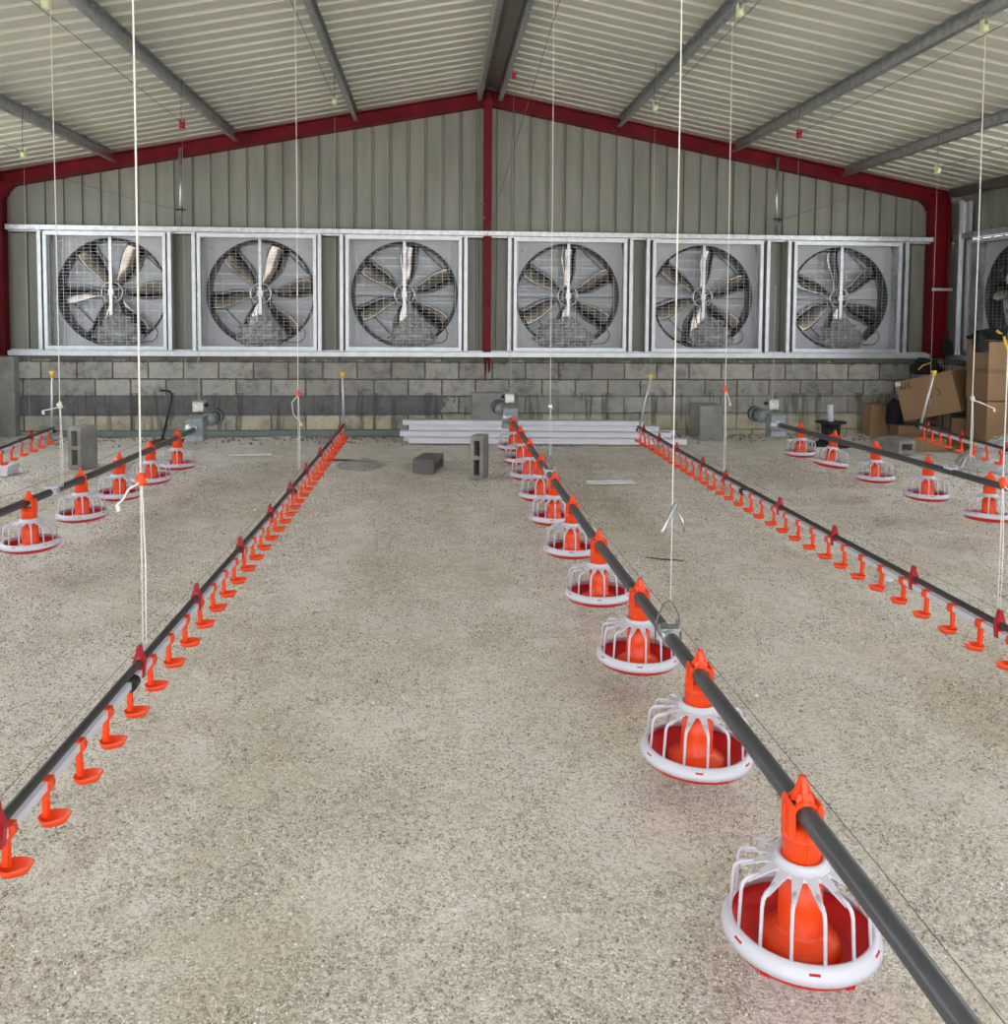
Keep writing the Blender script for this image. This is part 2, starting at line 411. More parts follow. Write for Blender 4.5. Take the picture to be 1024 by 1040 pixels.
def side_wall(side, X, sgn):
    b = MB(); b.span((X, YF, -.05), (X+sgn*.15, D+.15, .95)); struct(b.build('wall_'+side, M['blocks']), 'concrete block wall along the %s side' % side)
    b = MB()
    def strip(y0, y1, zb, zt):
        pts = []; u = y0
        while u < y1:
            pts += [(u, 0), (min(u+.168, y1), 0), (min(u+.176, y1), .028), (min(u+.2025, y1), .028)]; u += .2105
        pts.append((y1, 0)); vs = []
        for y, d in pts: vs += [(X+sgn*(.05+d), y, zb), (X+sgn*(.05+d), y, zt)]
        b.add(vs, [(2*i, 2*i+1, 2*i+3, 2*i+2) for i in range(len(pts)-1)])
    zt = roof_z(X)+.02
    if side == 'right':
        strip(8.3, SY, 2.42, zt); strip(10.32, SY, .95, 2.43); strip(YF, .6, .95, zt); strip(8.3, 8.90, .95, 2.43)  # strip beside the camera is an added unseen panel that cuts side light
    else: strip(9.6, SY, .95, zt); strip(YF, .6, .95, zt)  # near strip likewise unseen, added to dim the foreground
    struct(b.build('wall_%s_upper' % side, M['siding']), 'ribbed metal siding on the %s side wall, near panel added to block light' % side)
side_wall('left', XL, -1); side_wall('right', XR, 1)

# steel rails of the fan wall
b = MB(); b.span((-4.93, D-.035, .952), (6.18, SY-.005, 1.012)); b.span((-4.93, D+.03, 1.0), (6.18, SY+.02, 1.0285))
struct(b.build('trim_2', M['galv_bright'], bevel=.004), 'galvanised sill rail below the fans')
b = MB(); b.span((-4.93, D-.03, 2.405), (6.18, D+.05, 2.465)); b.span((-4.93, D+.04, 2.386), (6.18, SY+.01, 2.45))
struct(b.build('trim_3', M['galv'], bevel=.004), 'galvanised head rail above the fans')
b = MB(); b.span((XR-.06, 8.3, .95), (XR+.05, D-.08, 1.01)); struct(b.build('trim_4', M['galv']), 'galvanised sill rail on the right side wall')
b = MB(); b.span((XR-.03, 8.3, 2.43), (XR+.05, D-.05, 2.50)); struct(b.build('trim_5', M['galv']), 'galvanised head rail on the right side wall')

# red portal frames
def frame_(Y, name, label, full):
    t = thing(name, label, 'steel frame', (XC, Y, 0))
    zt = lambda x: roof_z(x)-.012; dep = .168
    for sgn, nm in ((-1, 'left'), (1, 'right')):
        xe = -4.975-XC if sgn < 0 else 6.18-XC
        xo = -5.14-XC if sgn < 0 else 6.40-XC
        b = MB()   # I-column: inner flange, web, outer flange
        b.span((xe, -.075, 0), (xe+sgn*.012, .075, zt(xe+XC)-.05)); b.span((xo, -.075, 0), (xo-sgn*.012, .074, zt(xo+XC)-.014))
        b.span((xe, -.008, 0), (xo, .008, zt(xo+XC)-dep+.02))
        b.build('column', M['red_steel'], t)
        b = MB()   # I-rafter
        for dz0, dz1, y in ((0, .012, .075), (dep-.012, dep, .075), (.0, dep, .006)):
            q = [(0, -y, zt(XC)-dep+dz0), (xo, -y, zt(xo+XC)-dep+dz0), (xo, y, zt(xo+XC)-dep+dz0), (0, y, zt(XC)-dep+dz0)]
            h = dz1-dz0; vs = q+[(p[0], p[1], p[2]+h) for p in q]
            b.add(vs, [(3, 2, 1, 0), (4, 5, 6, 7), (0, 1, 5, 4), (1, 2, 6, 5), (2, 3, 7, 6), (3, 0, 4, 7)])
        b.build('rafter', M['red_steel'], t)
        b = MB(); zz = zt(xe+XC)-dep+.01
        pts = [(xe+sgn*.01, zz-.13), (xe-sgn*.015, zz-.12), (xe-sgn*.045, zz-.055), (xe-sgn*.10, zz-.005+.0), (xe-sgn*.16, zz+.03), (xe+sgn*.01, zz+.05)]
        b.prism(pts, -.07, .07, 'XZ'); b.build('haunch', M['red_steel'], t)
    if full:
        b = MB(); b.span((-.056, -.05, .62), (.04, .05, 3.99)); b.build('centre_post', M['red_steel'], t)
        b = MB()
        b.box((-.01, -.06, 4.0), (.10, .02, .09)); b.box((-.01, -.075, 4.06), (.05, .05, .10)); b.build('ridge_plate', M['red_steel'], t)
        b = MB()
        for z in (2.62, 2.78): b.box((-.06, -.06, z), (.05, .02, .014)); b.box((.05, -.06, z), (.03, .02, .014))
        b.build('bolt_clip', M['steel_dark'], t)
    return t
frame_(D+.09-.02, 'portal_frame', 'dark red steel gable frame standing against the fan wall', True)
frame_(4.2-.9, 'portal_frame', 'dark red steel frame over the near part of the shed', False)
frame_(-2.4, 'portal_frame', 'dark red steel frame at the open end behind the viewpoint', False)

# purlins (galvanised C sections that run the length of the roof)
PUR = [(-3.72, 'second lowest on the left slope'), (-2.344, 'in the middle of the left slope'), (-.957, 'second below the ridge on the left slope'),
       (.491, 'left of the ridge cap'), (.784, 'right of the ridge cap'), (2.213, 'second below the ridge on the right slope'),
       (3.627, 'in the middle of the right slope'), (5.013, 'second lowest on the right slope')]
for x, w in PUR:
    b = MB(); zt = roof_z(x)-.004; hgt = .115
    sg = 1 if x > XC else -1
    b.span((x-.002, YF, zt-hgt), (x+.002, D-.03, zt)); b.span((x, YF, zt-hgt), (x-sg*.05, D-.03, zt-hgt+.003))
    b.span((x, YF, zt-.003), (x-sg*.05, D-.03, zt)); b.span((x-sg*.05, YF, zt-hgt), (x-sg*.047, D-.03, zt-hgt+.018))
    tag(b.build('roof_purlin', M['galv']), 'long galvanised roof purlin ' + w, 'purlin')
for x, w in ((-5.06, 'left'), (6.36, 'right')):
    b = MB(); zt = roof_z(x)-.004; sg = 1 if x > XC else -1
    b.span((x-.05, YF, zt-.10), (x+.05, D-.1, zt)); tag(b.build('eave_beam', M['steel_dark']), 'dark steel eave beam along the top of the %s side wall' % w, 'beam')

# steel posts between the fans
NAM = ['first', 'second', 'third', 'fourth', 'fifth', 'sixth']
for i, (x0, x1) in enumerate(WIN):
    for s, x in (('left', x0-.032), ('right', x1+.032)):
        b = MB(); y0 = D-.02
        b.span((x-.024, y0, 1.02), (x+.024, y0+.004, 2.403)); b.span((x-.024, y0, 1.02), (x-.021, y0+.06, 2.403)); b.span((x+.021, y0, 1.02), (x+.024, y0+.06, 2.403))
        b.box((x, y0-.004, 2.36), (.03, .006, .05))
        tag(b.build('wall_post', M['galv_bright']), 'shiny galvanised post on the %s side of the %s fan from the left' % (s, NAM[i]), 'post')
for x, w, zt in ((-2.961, 'between the first and second fans', 3.375), (4.171, 'between the fifth and sixth fans', 3.409)):
    t = thing('hanger_tube', 'thin galvanised tube from the rafter down to the rail ' + w, 'tube', (x, D+.0, 2.465))
    b = MB(); b.tube([(0, 0, 0), (0, 0, zt-2.465)], .019, 10); b.build('tube', M['galv'], t)
    b = MB(); b.tube([(-.05, -.03, .195), (.06, -.035, .19)], .010, 8); b.tube([(.03, -.03, .16), (.02, -.03, .22)], .008, 6); b.build('wire_clamp', M['black_plastic'], t)
b = MB(); b.span((6.43, 10.40, .99), (6.44, 10.44, 2.9)); b.span((6.40, 10.44, .99), (6.44, 10.445, 2.9))
tag(b.build('wall_post', M['galv_bright']), 'pale galvanised post on the side wall in the right hand corner', 'post')
b = MB(); b.span((6.41, 10.24, 2.50), (6.44, 10.36, 2.87)); b.span((6.395, 10.24, 2.50), (6.41, 10.25, 2.87)); b.span((6.395, 10.35, 2.50), (6.41, 10.36, 2.87)); b.span((6.395, 10.24, 2.86), (6.41, 10.36, 2.87))
tag(b.build('wall_bracket', M['galv_bright']), 'short galvanised channel fixed high on the side wall above the corner', 'bracket')
b = MB(); b.span((6.17, 10.585, 1.80), (6.43, 10.60, 1.835)); tag(b.build('tie_bar', M['galv_bright']), 'short galvanised bar across the right red column', 'bar')

# ------------------------------------------------------------------ exhaust fan (origin: bottom centre of the frame front, local +Y goes outward)
FW = .69; FH = 1.36; CZ = .672; CR = .630
def fan(mat_label, off):
    t = thing('exhaust_fan', mat_label, 'fan')
    b = MB()
    for a, c in (((-FW, .0, 0), (-FW+.004, .46, FH)), ((FW-.004, 0, 0), (FW, .46, FH)), ((-FW, 0, 0), (FW, .46, .004)), ((-FW, 0, FH-.004), (FW, .46, FH))): b.span(a, c)
    b.build('housing', M['galv'], t)
    b = MB(); w = .036
    for a, c in (((-FW, -.015, 0), (-FW+w, .0, FH)), ((FW-w, -.015, 0), (FW, 0, FH)), ((-FW, -.015, 0), (FW, .0, w)), ((-FW, -.015, FH-w), (FW, 0, FH)),
                 ((-FW+w, -.006, w), (-FW+w+.004, .03, FH-w)), ((FW-w-.004, -.006, w), (FW-w, .03, FH-w)), ((-FW+w, -.006, FH-w-.004), (FW-w, .03, FH-w)), ((-FW+w, -.006, w), (FW-w, .03, w+.004))): b.span(a, c)
    b.build('front_frame', M['galv_bright'], t)
    b = MB(); r = .0010
    k = -FW+w+.02
    while k < FW-w: b.span((k-r, .012-r, w), (k+r, .012+r, FH-w)); k += .078
    k = w+.02
    while k < FH-w: b.span((-FW+w, .016-r, k-r*.8), (FW-w, .016+r, k+r*.8)); k += .040
    b.build('wire_guard', M['galv'], t)
    # orifice plate with round hole
    b = MB(); n = 64; vs = []; fs = []
    for i in range(n):
        a = 2*PI*i/n+PI/4; ca, sa = math.cos(a), math.sin(a); m_ = max(abs(ca)/(FW-.005), abs(sa)/(CZ-.005))
        vs += [(CR*ca, .235, CZ+CR*sa), (ca/m_, .235, min(FH-.005, CZ+sa/m_))]
    for i in range(n):
        j = (i+1) % n; fs.append((2*i, 2*i+1, 2*j+1, 2*j))
    b.add(vs, fs)
    for sx in (-1, 1):
        for sz in (-1, 1): b.lathe([(0, .228), (.011, .228), (.011, .235)], (sx*.57, 0, CZ+sz*.55), 8, 'Y')
    b.build('orifice_plate', M['louver'], t)
    b = MB(); b.lathe([(CR+.016, .228), (CR+.008, .212), (CR-.006, .214), (CR-.016, .26), (CR-.022, .34), (CR-.016, .43), (CR-.004, .43), (CR-.004, .30)], (0, 0, CZ), 64, 'Y')
    b.build('shroud_ring', M['ring'], t)
    b = MB()
    k = .02
    while k < FH-.05:
        b.box((0, .445, k+.055), (2*FW-.02, .006, .125), (math.radians(-9), 0, 0)); k += .113
    b.build('louver_shutter', M['louver'], t)
    # blades: front half faces the room, the other half curls away
    for q in range(6):
        b = MB(); NR, NC = 14, 10; top = []
        for i in range(NR+1):
            u = i/NR; rad = .070+.545*u
            k = min(1, u/.65); k = k*k*(3-2*k)
            w1 = .050+.050*k; w2 = .045+.115*k       # facing half, curled half
            if u > .95: w1 *= .93; w2 *= .9
            off_ = .018*math.sin(2*PI*u*.9)-.01
            for j in range(NC+1):
                v = 2*j/NC-1
                if v < 0: lx = v*w1; ly = v*v*.012-.010*v*-1
                else:
                    a_ = v*1.25; lx = w2*math.sin(a_)/1.10; ly = w2*(1-math.cos(a_))*1.5
                tw = math.radians(22-10*u)
                x = lx*math.cos(tw)-ly*math.sin(tw)*.25+off_; y = ly*math.cos(tw)+lx*math.sin(tw)
                top.append((x, y*.9, rad))
        vs = [(x, y+th, z) for th in (0, .004) for x, y, z in top]
        N = (NR+1)*(NC+1); fs = []
        for i in range(NR):
            for j in range(NC):
                a = i*(NC+1)+j; fs.append((a, a+1, a+NC+2, a+NC+1)); fs.append((N+a, N+a+NC+1, N+a+NC+2, N+a+1))
        for i in range(NR):
            a = i*(NC+1); fs.append((a, a+NC+1, N+a+NC+1, N+a)); a += NC; fs.append((a, N+a, N+a+NC+1, a+NC+1))
        for j in range(NC):
            a = NR*(NC+1)+j; fs.append((a, a+1, N+a+1, N+a)); fs.append((j, N+j, N+j+1, j+1))
        b.add(vs, fs, True)
        b.build('fan_blade', M['blade'], t, (0, .28, CZ), (0, math.radians(off+60*q), 0))
    b = MB()
    b.lathe([(0, .255), (.030, .255), (.03, .36), (0, .36)], (0, 0, CZ), 20, 'Y')
    b.lathe([(.085, .30), (.085, .318), (0, .318)], (0, 0, CZ), 24, 'Y'); b.lathe([(.085, .30), (0, .30)], (0, 0, CZ), 24, 'Y')
    b.build('hub', M['steel_dark'], t)
    b = MB()
    b.lathe([(.112, .205), (.128, .200), (.130, .225), (.112, .222)], (0, 0, CZ), 36, 'Y', closed_prof=True)
    for q in range(4):
        a = q*PI/2+.5; b.tube([(.02*math.cos(a), .213, CZ+.02*math.sin(a)), (.12*math.cos(a), .213, CZ+.12*math.sin(a))], .010, 6)
    b.lathe([(0, .185), (.026, .185), (.026, .25), (0, .25)], (0, 0, CZ), 16, 'Y')
    b.build('pulley', M['galv'], t)
    b = MB(); b.box((0, .175, .82), (.036, .024, 1.02)); b.box((0, .185, CZ), (.06, .04, .07)); b.build('strut', M['galv'], t)
    for a, c in (((.18, .40, CZ+.60), (.62, .38, CZ+.18)), ((-.50, .40, CZ-.14), (-.05, .38, CZ-.62))):
        b = MB(); b.tube([a, c], .008, 6); b.build('brace_rod', M['steel_dark'], t)
    b = MB(); b.tube([(-.63, .405, CZ-.01), (.63, .405, CZ-.01)], .006, 6); b.build('tie_rod', M['steel_dark'], t)
    b = MB(); b.lathe([(0, 0), (.075, 0), (.09, .03), (.09, .22), (.07, .25), (0, .25)], (-.02, .12, .17), 20, 'X')
    b.build('motor', M['motor_grey'], t)
    # belt from motor to pulley
    b = MB(); b.tube([(-.125, .212, CZ), (-.03, .212, .17)], .005, 6); b.tube([(.125, .212, CZ), (.09, .212, .17)], .005, 6); b.build('drive_belt', M['black_plastic'], t)
    b = MB(); nu, nv = 26, 18; vs = []
    for i in range(nv+1):
        for j in range(nu):
            th = PI*i/nv; ph = 2*PI*j/nu
            d = Vector((math.sin(th)*math.cos(ph), math.sin(th)*math.sin(ph), math.cos(th)))
            k = 1+.38*noise.noise(d*2.6+Vector((off*.37, 3, 1)))+.24*noise.noise(d*7+Vector((off, 0, 0)))
            x = d.x*.225*k; y = d.y*.10*k; z = d.z*.195*k
            if z < 0: x *= 1.18
            vs.append((x+.09, .122+y, max(.042, z+.19)))
    fs = [(i*nu+j, i*nu+(j+1) % nu, (i+1)*nu+(j+1) % nu, (i+1)*nu+j) for i in range(nv) for j in range(nu)]
    b.add(vs, fs); b.build('plastic_wrap', M['film'], t)
    b = MB(); b.tube([(.20, .19, .12), (.33, .19, .085), (.46, .19, .09), (.51, .19, .13), (.53, .19, .20), (.50, .19, .26), (.44, .20, .22), (.36, .22, .14)], .006, 6)
    b.build('power_cord', M['black_plastic'], t)
    return t
OFF = [28, 23, 8, 5, 12, -3]
DESC = ['at the far left beside the left red column', 'second from the left, a blade leaning just right of upright', 'just left of the red centre post',
        'just right of the red centre post', 'second from the right on the end wall', 'at the right end of the end wall beside the boxes corner']
def place_fan(root, x, y, z, rz=0): root.location = (x, y, z); root.rotation_euler = (0, 0, rz)
f0 = fan('', OFF[0]); register(f0); fans = [f0]
for i in range(1, 7): fans.append(copy_tree(f0))
for i, (x0, x1) in enumerate(WIN):
    f = fans[i]; place_fan(f, (x0+x1)/2, D, 1.028)
    f['label'] = 'six-blade exhaust fan ' + DESC[i]; f['group'] = 'exhaust fans on the end wall'
place_fan(fans[6], XR-.02, 9.62, 1.024+.02, -PI/2); fans[6]['label'] = 'exhaust fan in the right side wall, cut by the picture edge behind the boxes'
bpy.context.view_layer.update()
allk = {}
for o in COL.objects:
    if o.parent in fans: allk.setdefault(o.parent.name, []).append(o)
for i, f in enumerate(fans):
    off = (OFF+[40])[i]; q = 0
    for o in allk[f.name]:
        if o.name.startswith('fan_blade'): o.rotation_euler = (0, math.radians(off+60*q), 0); q += 1
        if o.name.startswith('plastic_wrap') and i in (1, 3, 5): o.scale = (-1, 1, 1); o.location.x = .10 if i != 3 else .02
        if i == 3 and o.name.startswith('plastic_wrap'): o.scale = (-1.35, 1, 1); o.location.x = .08
        if i == 6 and o.name.startswith('plastic_wrap'): o.scale = (.8, 1, .8)

# concrete piers and the base tube
def rough_box(name, a, c, mat, label, cat, seed=0):
    b = MB(); nx, nz = 8, 8
    b.span(a, c); o = b.build(name, mat, bevel=.012)
    return tag(o, label, cat)
rough_box('concrete_pier', (.44, 10.50, -.03), (.82, D+.02, .53), M['pier'], 'low concrete pier under the red centre post', 'pier')
rough_box('concrete_pier', (3.14, 10.24, -.03), (3.42, D+.02, .40), M['pier'], 'low square concrete pier right of the white channels', 'pier')
rough_box('concrete_pier', (XL, 10.52, -.03), (-4.82, D+.02, .945), M['pier'], 'rough concrete pier in the left corner of the wall', 'pier')
rough_box('concrete_panel', (-3.86, 8.66, -.02), (-3.80, 9.2, .42), M['pier'], 'pale concrete slab edge at the left side of the picture', 'slab') if False else None
b = MB(); b.span((-4.3, 10.50, .015), (-.30, 10.58, .085)); tag(b.build('steel_tube', M['greybar'], bevel=.006), 'green grey square tube lying along the foot of the wall', 'tube')
b = MB()
for x in (.60, .645): b.tube([(x, D-.002, .95), (x+.006, D-.004, .8), (x, D-.003, .66+.1*(x > .62))], [.02, .014, .004], 6)
tag(b.build('paint_drip', M['red_steel']), 'red paint run down the blocks under the centre post', 'paint')

# ------------------------------------------------------------------ feed pans
def feeder():
    t = thing('feeder_pan', '', 'feeder')      # origin = pipe axis
    b = MB()   # red bowl, outer + inner skin
    b.lathe([(0, -.310), (.09, -.310), (.135, -.300), (.156, -.288), (.166, -.270), (.162, -.268), (.150, -.279), (.125, -.292), (.09, -.299), (.082, -.298), (0, -.296)], seg=56)
    for k in range(14):
        a = 2*PI*k/14; b.box((.105*math.cos(a), .105*math.sin(a), -.3005), (.04, .004, .006), (0, 0, a))
    for k in range(6):
        a = 2*PI*(k+.35)/6; b.box((.1610*math.cos(a), .1610*math.sin(a), -.2495), (.008, .022, .0045), (0, 0, a))
        b.box((.165*math.cos(a+.45), .165*math.sin(a+.45), -.277), (.008, .020, .006), (0, 0, a+.45))
    b.build('feed_pan', M['red_pan'], t)
    b = MB()   # inner cone + core
    b.lathe([(.086, -.296), (.084, -.281), (.078, -.276), (.054, -.264), (.0485, -.258), (.047, -.20), (.044, -.120), (.040, -.120), (.042, -.258)], seg=40)
    b.build('feed_cone', M['orange'], t)
    b = MB()   # white rim
    b.lathe([(.1455, -.243), (.147, -.239), (.153, -.238), (.162, -.246), (.168, -.258), (.1695, -.272), (.1655, -.272), (.161, -.256), (.152, -.246)], seg=64, closed_prof=True)
    rim = b.build('grill_rim', M['white_plastic'], t)
    b = MB()   # collar and 14 spokes
    b.lathe([(.043, -.098), (.051, -.095), (.055, -.101), (.058, -.111), (.071, -.116), (.071, -.120), (.058, -.117), (.043, -.110)], seg=48, closed_prof=True)
    for k in range(14):
        a = 2*PI*(k+.5)/14; ca, sa = math.cos(a), math.sin(a)
        def P(r, z, o=0): return (r*ca-o*sa, r*sa+o*ca, z)
        vs = [P(.060, -.112, -.0135), P(.060, -.112, .0135), P(.085, -.1195, .0095), P(.128, -.136, .0040), P(.128, -.136, -.0040), P(.085, -.1195, -.0095)]
        vs += [(p[0], p[1], p[2]-.004) for p in vs]
        b.add(vs, [(0, 5, 4, 3, 2, 1), (6, 7, 8, 9, 10, 11)]+[(i, (i+1) % 6, 6+(i+1) % 6, 6+i) for i in range(6)])
        b.tube([P(.100, -.1255), P(.128, -.132), P(.140, -.141), P(.144, -.156), P(.1490, -.244)], [.0038, .0048, .0046, .0042, .0038], 6)
    b.build('grill', M['white_plastic'], t)
    b = MB()   # neck drop tube with ring
    b.lathe([(.040, -.118), (.0415, -.112), (.0415, -.055), (.044, -.053), (.044, -.047), (.038, -.045), (.036, -.03), (.0, -.03)], seg=32)
    b.box((0, -.0425, -.085), (.004, .003, .06))
    b.build('drop_tube', M['orange'], t)
    b = MB()   # saddle around the pipe
    for sx in (-1, 1):
        b.prism([(sx*.024, -.045), (sx*.037, -.045), (sx*.036, .020), (sx*.030, .028), (sx*.024, .022)], -.030, .030, 'XZ')
        b.box((sx*.0385, 0, -.01), (.004, .008, .06))
    for sy in (-1, 1):
        arc = [(.033*math.cos(a), .033*math.sin(a)) for a in [PI*i/10 for i in range(11)]]
        inner = [(.0238*math.cos(a), .0238*math.sin(a)) for a in [PI*i/10 for i in range(11)]]
        for i in range(10):
            b.prism([arc[i], arc[i+1], inner[i+1], inner[i]], sy*.022-.005, sy*.022+.005, 'XZ')
    b.build('pipe_saddle', M['orange'], t)
    b = MB()   # peaked cap
    b.prism([(-.025, .026), (.025, .026), (.017, .045), (.009, .070), (.007, .078), (-.007, .078), (-.009, .070), (-.017, .045)], -.006, .006, 'XZ')
    b.prism([(-.030, .026), (.030, .026), (.018, .045), (.010, .070), (.007, .076), (-.007, .076), (-.010, .070), (-.018, .045)], -.006, .006, 'YZ')
    b.box((0, 0, .036), (.040, .040, .016), None, .7)
    b.build('peak_cap', M['orange'], t)
    return t
fp = feeder(); register(fp)
ORD = ['nearest', 'second', 'third', 'fourth', 'fifth', 'sixth', 'seventh', 'eighth', 'ninth', 'farthest']
first = [True]
def put_feeder(x, y, z, rot, label, group, sc=(1, 1, 1)):
    if first[0]: o = fp; first[0] = False
    else: o = copy_tree(fp)
    o.location = (x, y, z); o.rotation_euler = rot; o.scale = sc; o['label'] = label; o['group'] = group
CY = [1.817, 2.56, 3.29, 4.05, 4.84, 5.59, 6.31, 7.10, 7.86, 8.62]
def cx(y): return .803-.012*min(1, max(0, (y-2.4)/1.8))*3 if y < 4.5 else .767-.0+.0*(y-5)
LC = [('red feeder pan on the middle pipe, ' + w) for w in
      ('nearest of all and largest in view', 'second from the front, below and beyond the nearest', 'third from the front, just beyond the wire hanger', 'fourth from the front',
       'fifth from the front', 'sixth from the front, just before the pipe coupling', 'seventh from the front', 'fourth from the far motor', 'third from the far motor', 'farthest, next but one to the motor')]
for i, y in enumerate(CY):
    put_feeder(cx(y), y, .408, (random.uniform(-.02, .02), (-.005, .02, .01, .0, .01, .0, .01, .01, .0, .0)[i], random.uniform(-.1, .1)), LC[i], 'feeder pans on the middle pipe', (1, 1, 1) if i == 0 else (1, 1, .92) if i == 1 else (.95, .95, .88))
LFX = [(-2.262, 5.076), (-2.262, 5.798), (-2.243, 6.437), (-2.214, 7.02), (-2.186, 7.657)]
for i, (x, y) in enumerate(LFX):
    put_feeder(x, y, .408, ((0, 0, .02, -.02, .0)[i], (-.02, -.03, -.0, -.05, .02)[i], .4*i), 'red feeder pan on the left feed pipe, %s' % (
        'cut by the left picture edge', 'second from the left edge', 'middle one of the five', 'behind the white rope knot', 'farthest, next to the left motor')[i], 'feeder pans on the left pipe', (.93, .93, .86))
RFX = [(3.445, 8.05), (3.50, 7.47), (3.54, 6.81), (3.575, 6.11), (3.62, 5.46)]
for i, (x, y) in enumerate(RFX):
    put_feeder(x, y, .414, ((0, .02, 0, 0, .03)[i], (.0, .15, .02, .02, .10)[i], .3*i), 'red feeder pan on the right pipe, %s' % (
        'farthest, next to the right motor', 'tilted, second from the motor', 'middle one of the five', 'left of the white pipe bracket', 'at the right edge by the orange rope knot')[i], 'feeder pans on the right pipe', (.92, .92, .85))

# feed pipes
def feed_pipe(pts, label, motor_end=None):
    o = pts[0]; t = thing('feed_pipe', label, 'feed pipe', o)
    L = [tuple(a-b for a, b in zip(p, o)) for p in pts]
    b = MB(); b.tube(L, .0225, 20); b.build('pipe', M['grey_pipe'], t)
    b = MB(); b.tube([(p[0], p[1], p[2]+.078) for p in L], .0011, 5); b.build('perch_wire', M['wire'], t)
    return t, o
PC = [(.812, -1.0, .41), (.808, 1.5, .41), (.79, 2.6, .41), (.765, 4.2, .41), (.765, 6.5, .41), (.775, 8.95, .405)]
PL = [(-2.40, 1.0, .41), (-2.30, 4.82, .41), (-2.235, 6.0, .41), (-2.19, 7.4, .41), (-2.185, 8.15, .41)]
PR = [(3.75, 1.0, .415), (3.585, 5.2, .415), (3.50, 6.55, .415), (3.36, 8.35, .412)]
tcp, oc = feed_pipe(PC, 'long grey steel feed pipe down the middle of the house carrying ten pans')
tlp, ol = feed_pipe(PL, 'grey feed pipe on the left side carrying five pans')
trp, orr = feed_pipe(PR, 'grey feed pipe on the right side carrying five pans')
def hanger(t, o, p, bail, mat):
    x, y, z = (p[i]-o[i] for i in range(3))
    b = MB(); b.tube([(x, y-.045, z), (x, y+.045, z)], .027, 16)
    b.box((x, y, z+.024), (.075, .05, .008)); b.box((x-.036, y, z+.034), (.006, .045, .02)); b.box((x+.036, y, z+.034), (.006, .045, .02))
    b.build('pipe_bracket', mat, t)
    if bail:
        b = MB(); b.tube([(x-.042, y, z-.03), (x-.044, y, z+.02), (x-.034, y, z+.07), (x-.014, y, z+.108), (x, y, z+.118), (x+.014, y, z+.108), (x+.034, y, z+.07), (x+.044, y, z+.02), (x+.042, y, z-.03)], .0028, 6)
        b.build('wire_bail', M['wire'], t)
hanger(tcp, oc, (.785, 2.87, .41), True, M['galv']); hanger(tcp, oc, (.765, 5.86, .41), True, M['galv_bright'])
hanger(tlp, ol, (-2.27, 5.40, .41), False, M['white_plastic']); hanger(trp, orr, (3.555, 5.80, .415), False, M['white_plastic'])
b = MB()
for s in (-1, 1): b.tube([(3.555-orr[0]+.02*s, 5.66-orr[1]+.0, .53-.415), (3.555-orr[0]+.05*s, 5.66-orr[1], .46-.415), (3.555-orr[0]+.065*s, 5.66-orr[1], .40-.415)], .004, 6)
# motors
def motor(loc, rz, label, mirror=1):
    t = thing('feed_motor', label, 'motor', loc, (0, 0, rz))
    m = mirror
    b = MB(); b.box((0, 0, 0), (.155, .15, .16)); b.box((0, 0, -.105), (.17, .16, .06), None, .85); b.box((0, 0, .085), (.17, .165, .012))
    b.build('gearbox', M['motor_grey'], t, bevel=.008)
    b = MB(); b.lathe([(0, -.11), (.034, -.11), (.040, -.085), (.055, -.08), (.055, -.07), (0, -.07)], (-.03, 0, -.02), 20, 'Y'); b.build('outlet_flange', M['galv_bright'], t)
    b = MB(); b.lathe([(0, .05), (.055, .06), (.065, .085), (.065, .24), (.055, .25), (0, .25)], (m*.085, 0, .05), 24, 'Y')
    for k in range(10):
        a = 2*PI*k/10; b.box((m*.085+.066*math.cos(a), .16, .05+.066*math.sin(a)), (.014, .14, .005), (0, -a, 0))
    b.lathe([(.068, .24), (.075, .245), (.075, .30), (.06, .31), (0, .31)], (m*.095, 0, .05), 24, 'Y')
    b.build('motor_body', M['motor_grey'], t)
    b = MB(); b.lathe([(.066, .0), (.080, .0), (.080, .03), (.066, .03)], (m*.095, .30, .05), 24, 'Y', closed_prof=True); b.build('fan_cover_rim', M['black_plastic'], t)
    b = MB(); b.box((0, .10, .165), (.10, .09, .09)); b.box((0, .10, .215), (.11, .10, .012)); b.build('terminal_box', M['silver'], t, bevel=.006)
    b = MB(); b.tube([(m*.045, .10, .18), (m*.085, .10, .18)], .016, 10); b.build('cable_gland', M['black_plastic'], t)
    b = MB()
    for k in range(34):
        z = .22+k*.034; rr = .010
        pts = [(rr*math.cos(a) if k % 2 else 0, .10+(0 if k % 2 else rr*math.cos(a)), z+.020*math.sin(a)) for a in [2*PI*i/8 for i in range(8)]]
        b.tube(pts, .0018, 4, closed=True)
    b.build('hanging_chain', M['galv'], t)
    return t
motor((-2.19, 8.28, .43), 0, 'grey feed motor hanging on a chain at the end of the left pipe', 1)
motor((.775, 9.09, .43), 0, 'grey feed motor on a chain at the end of the middle pipe', -1)
motor((3.38, 8.50, .42), 0, 'grey feed motor on a chain at the end of the right pipe', -1)

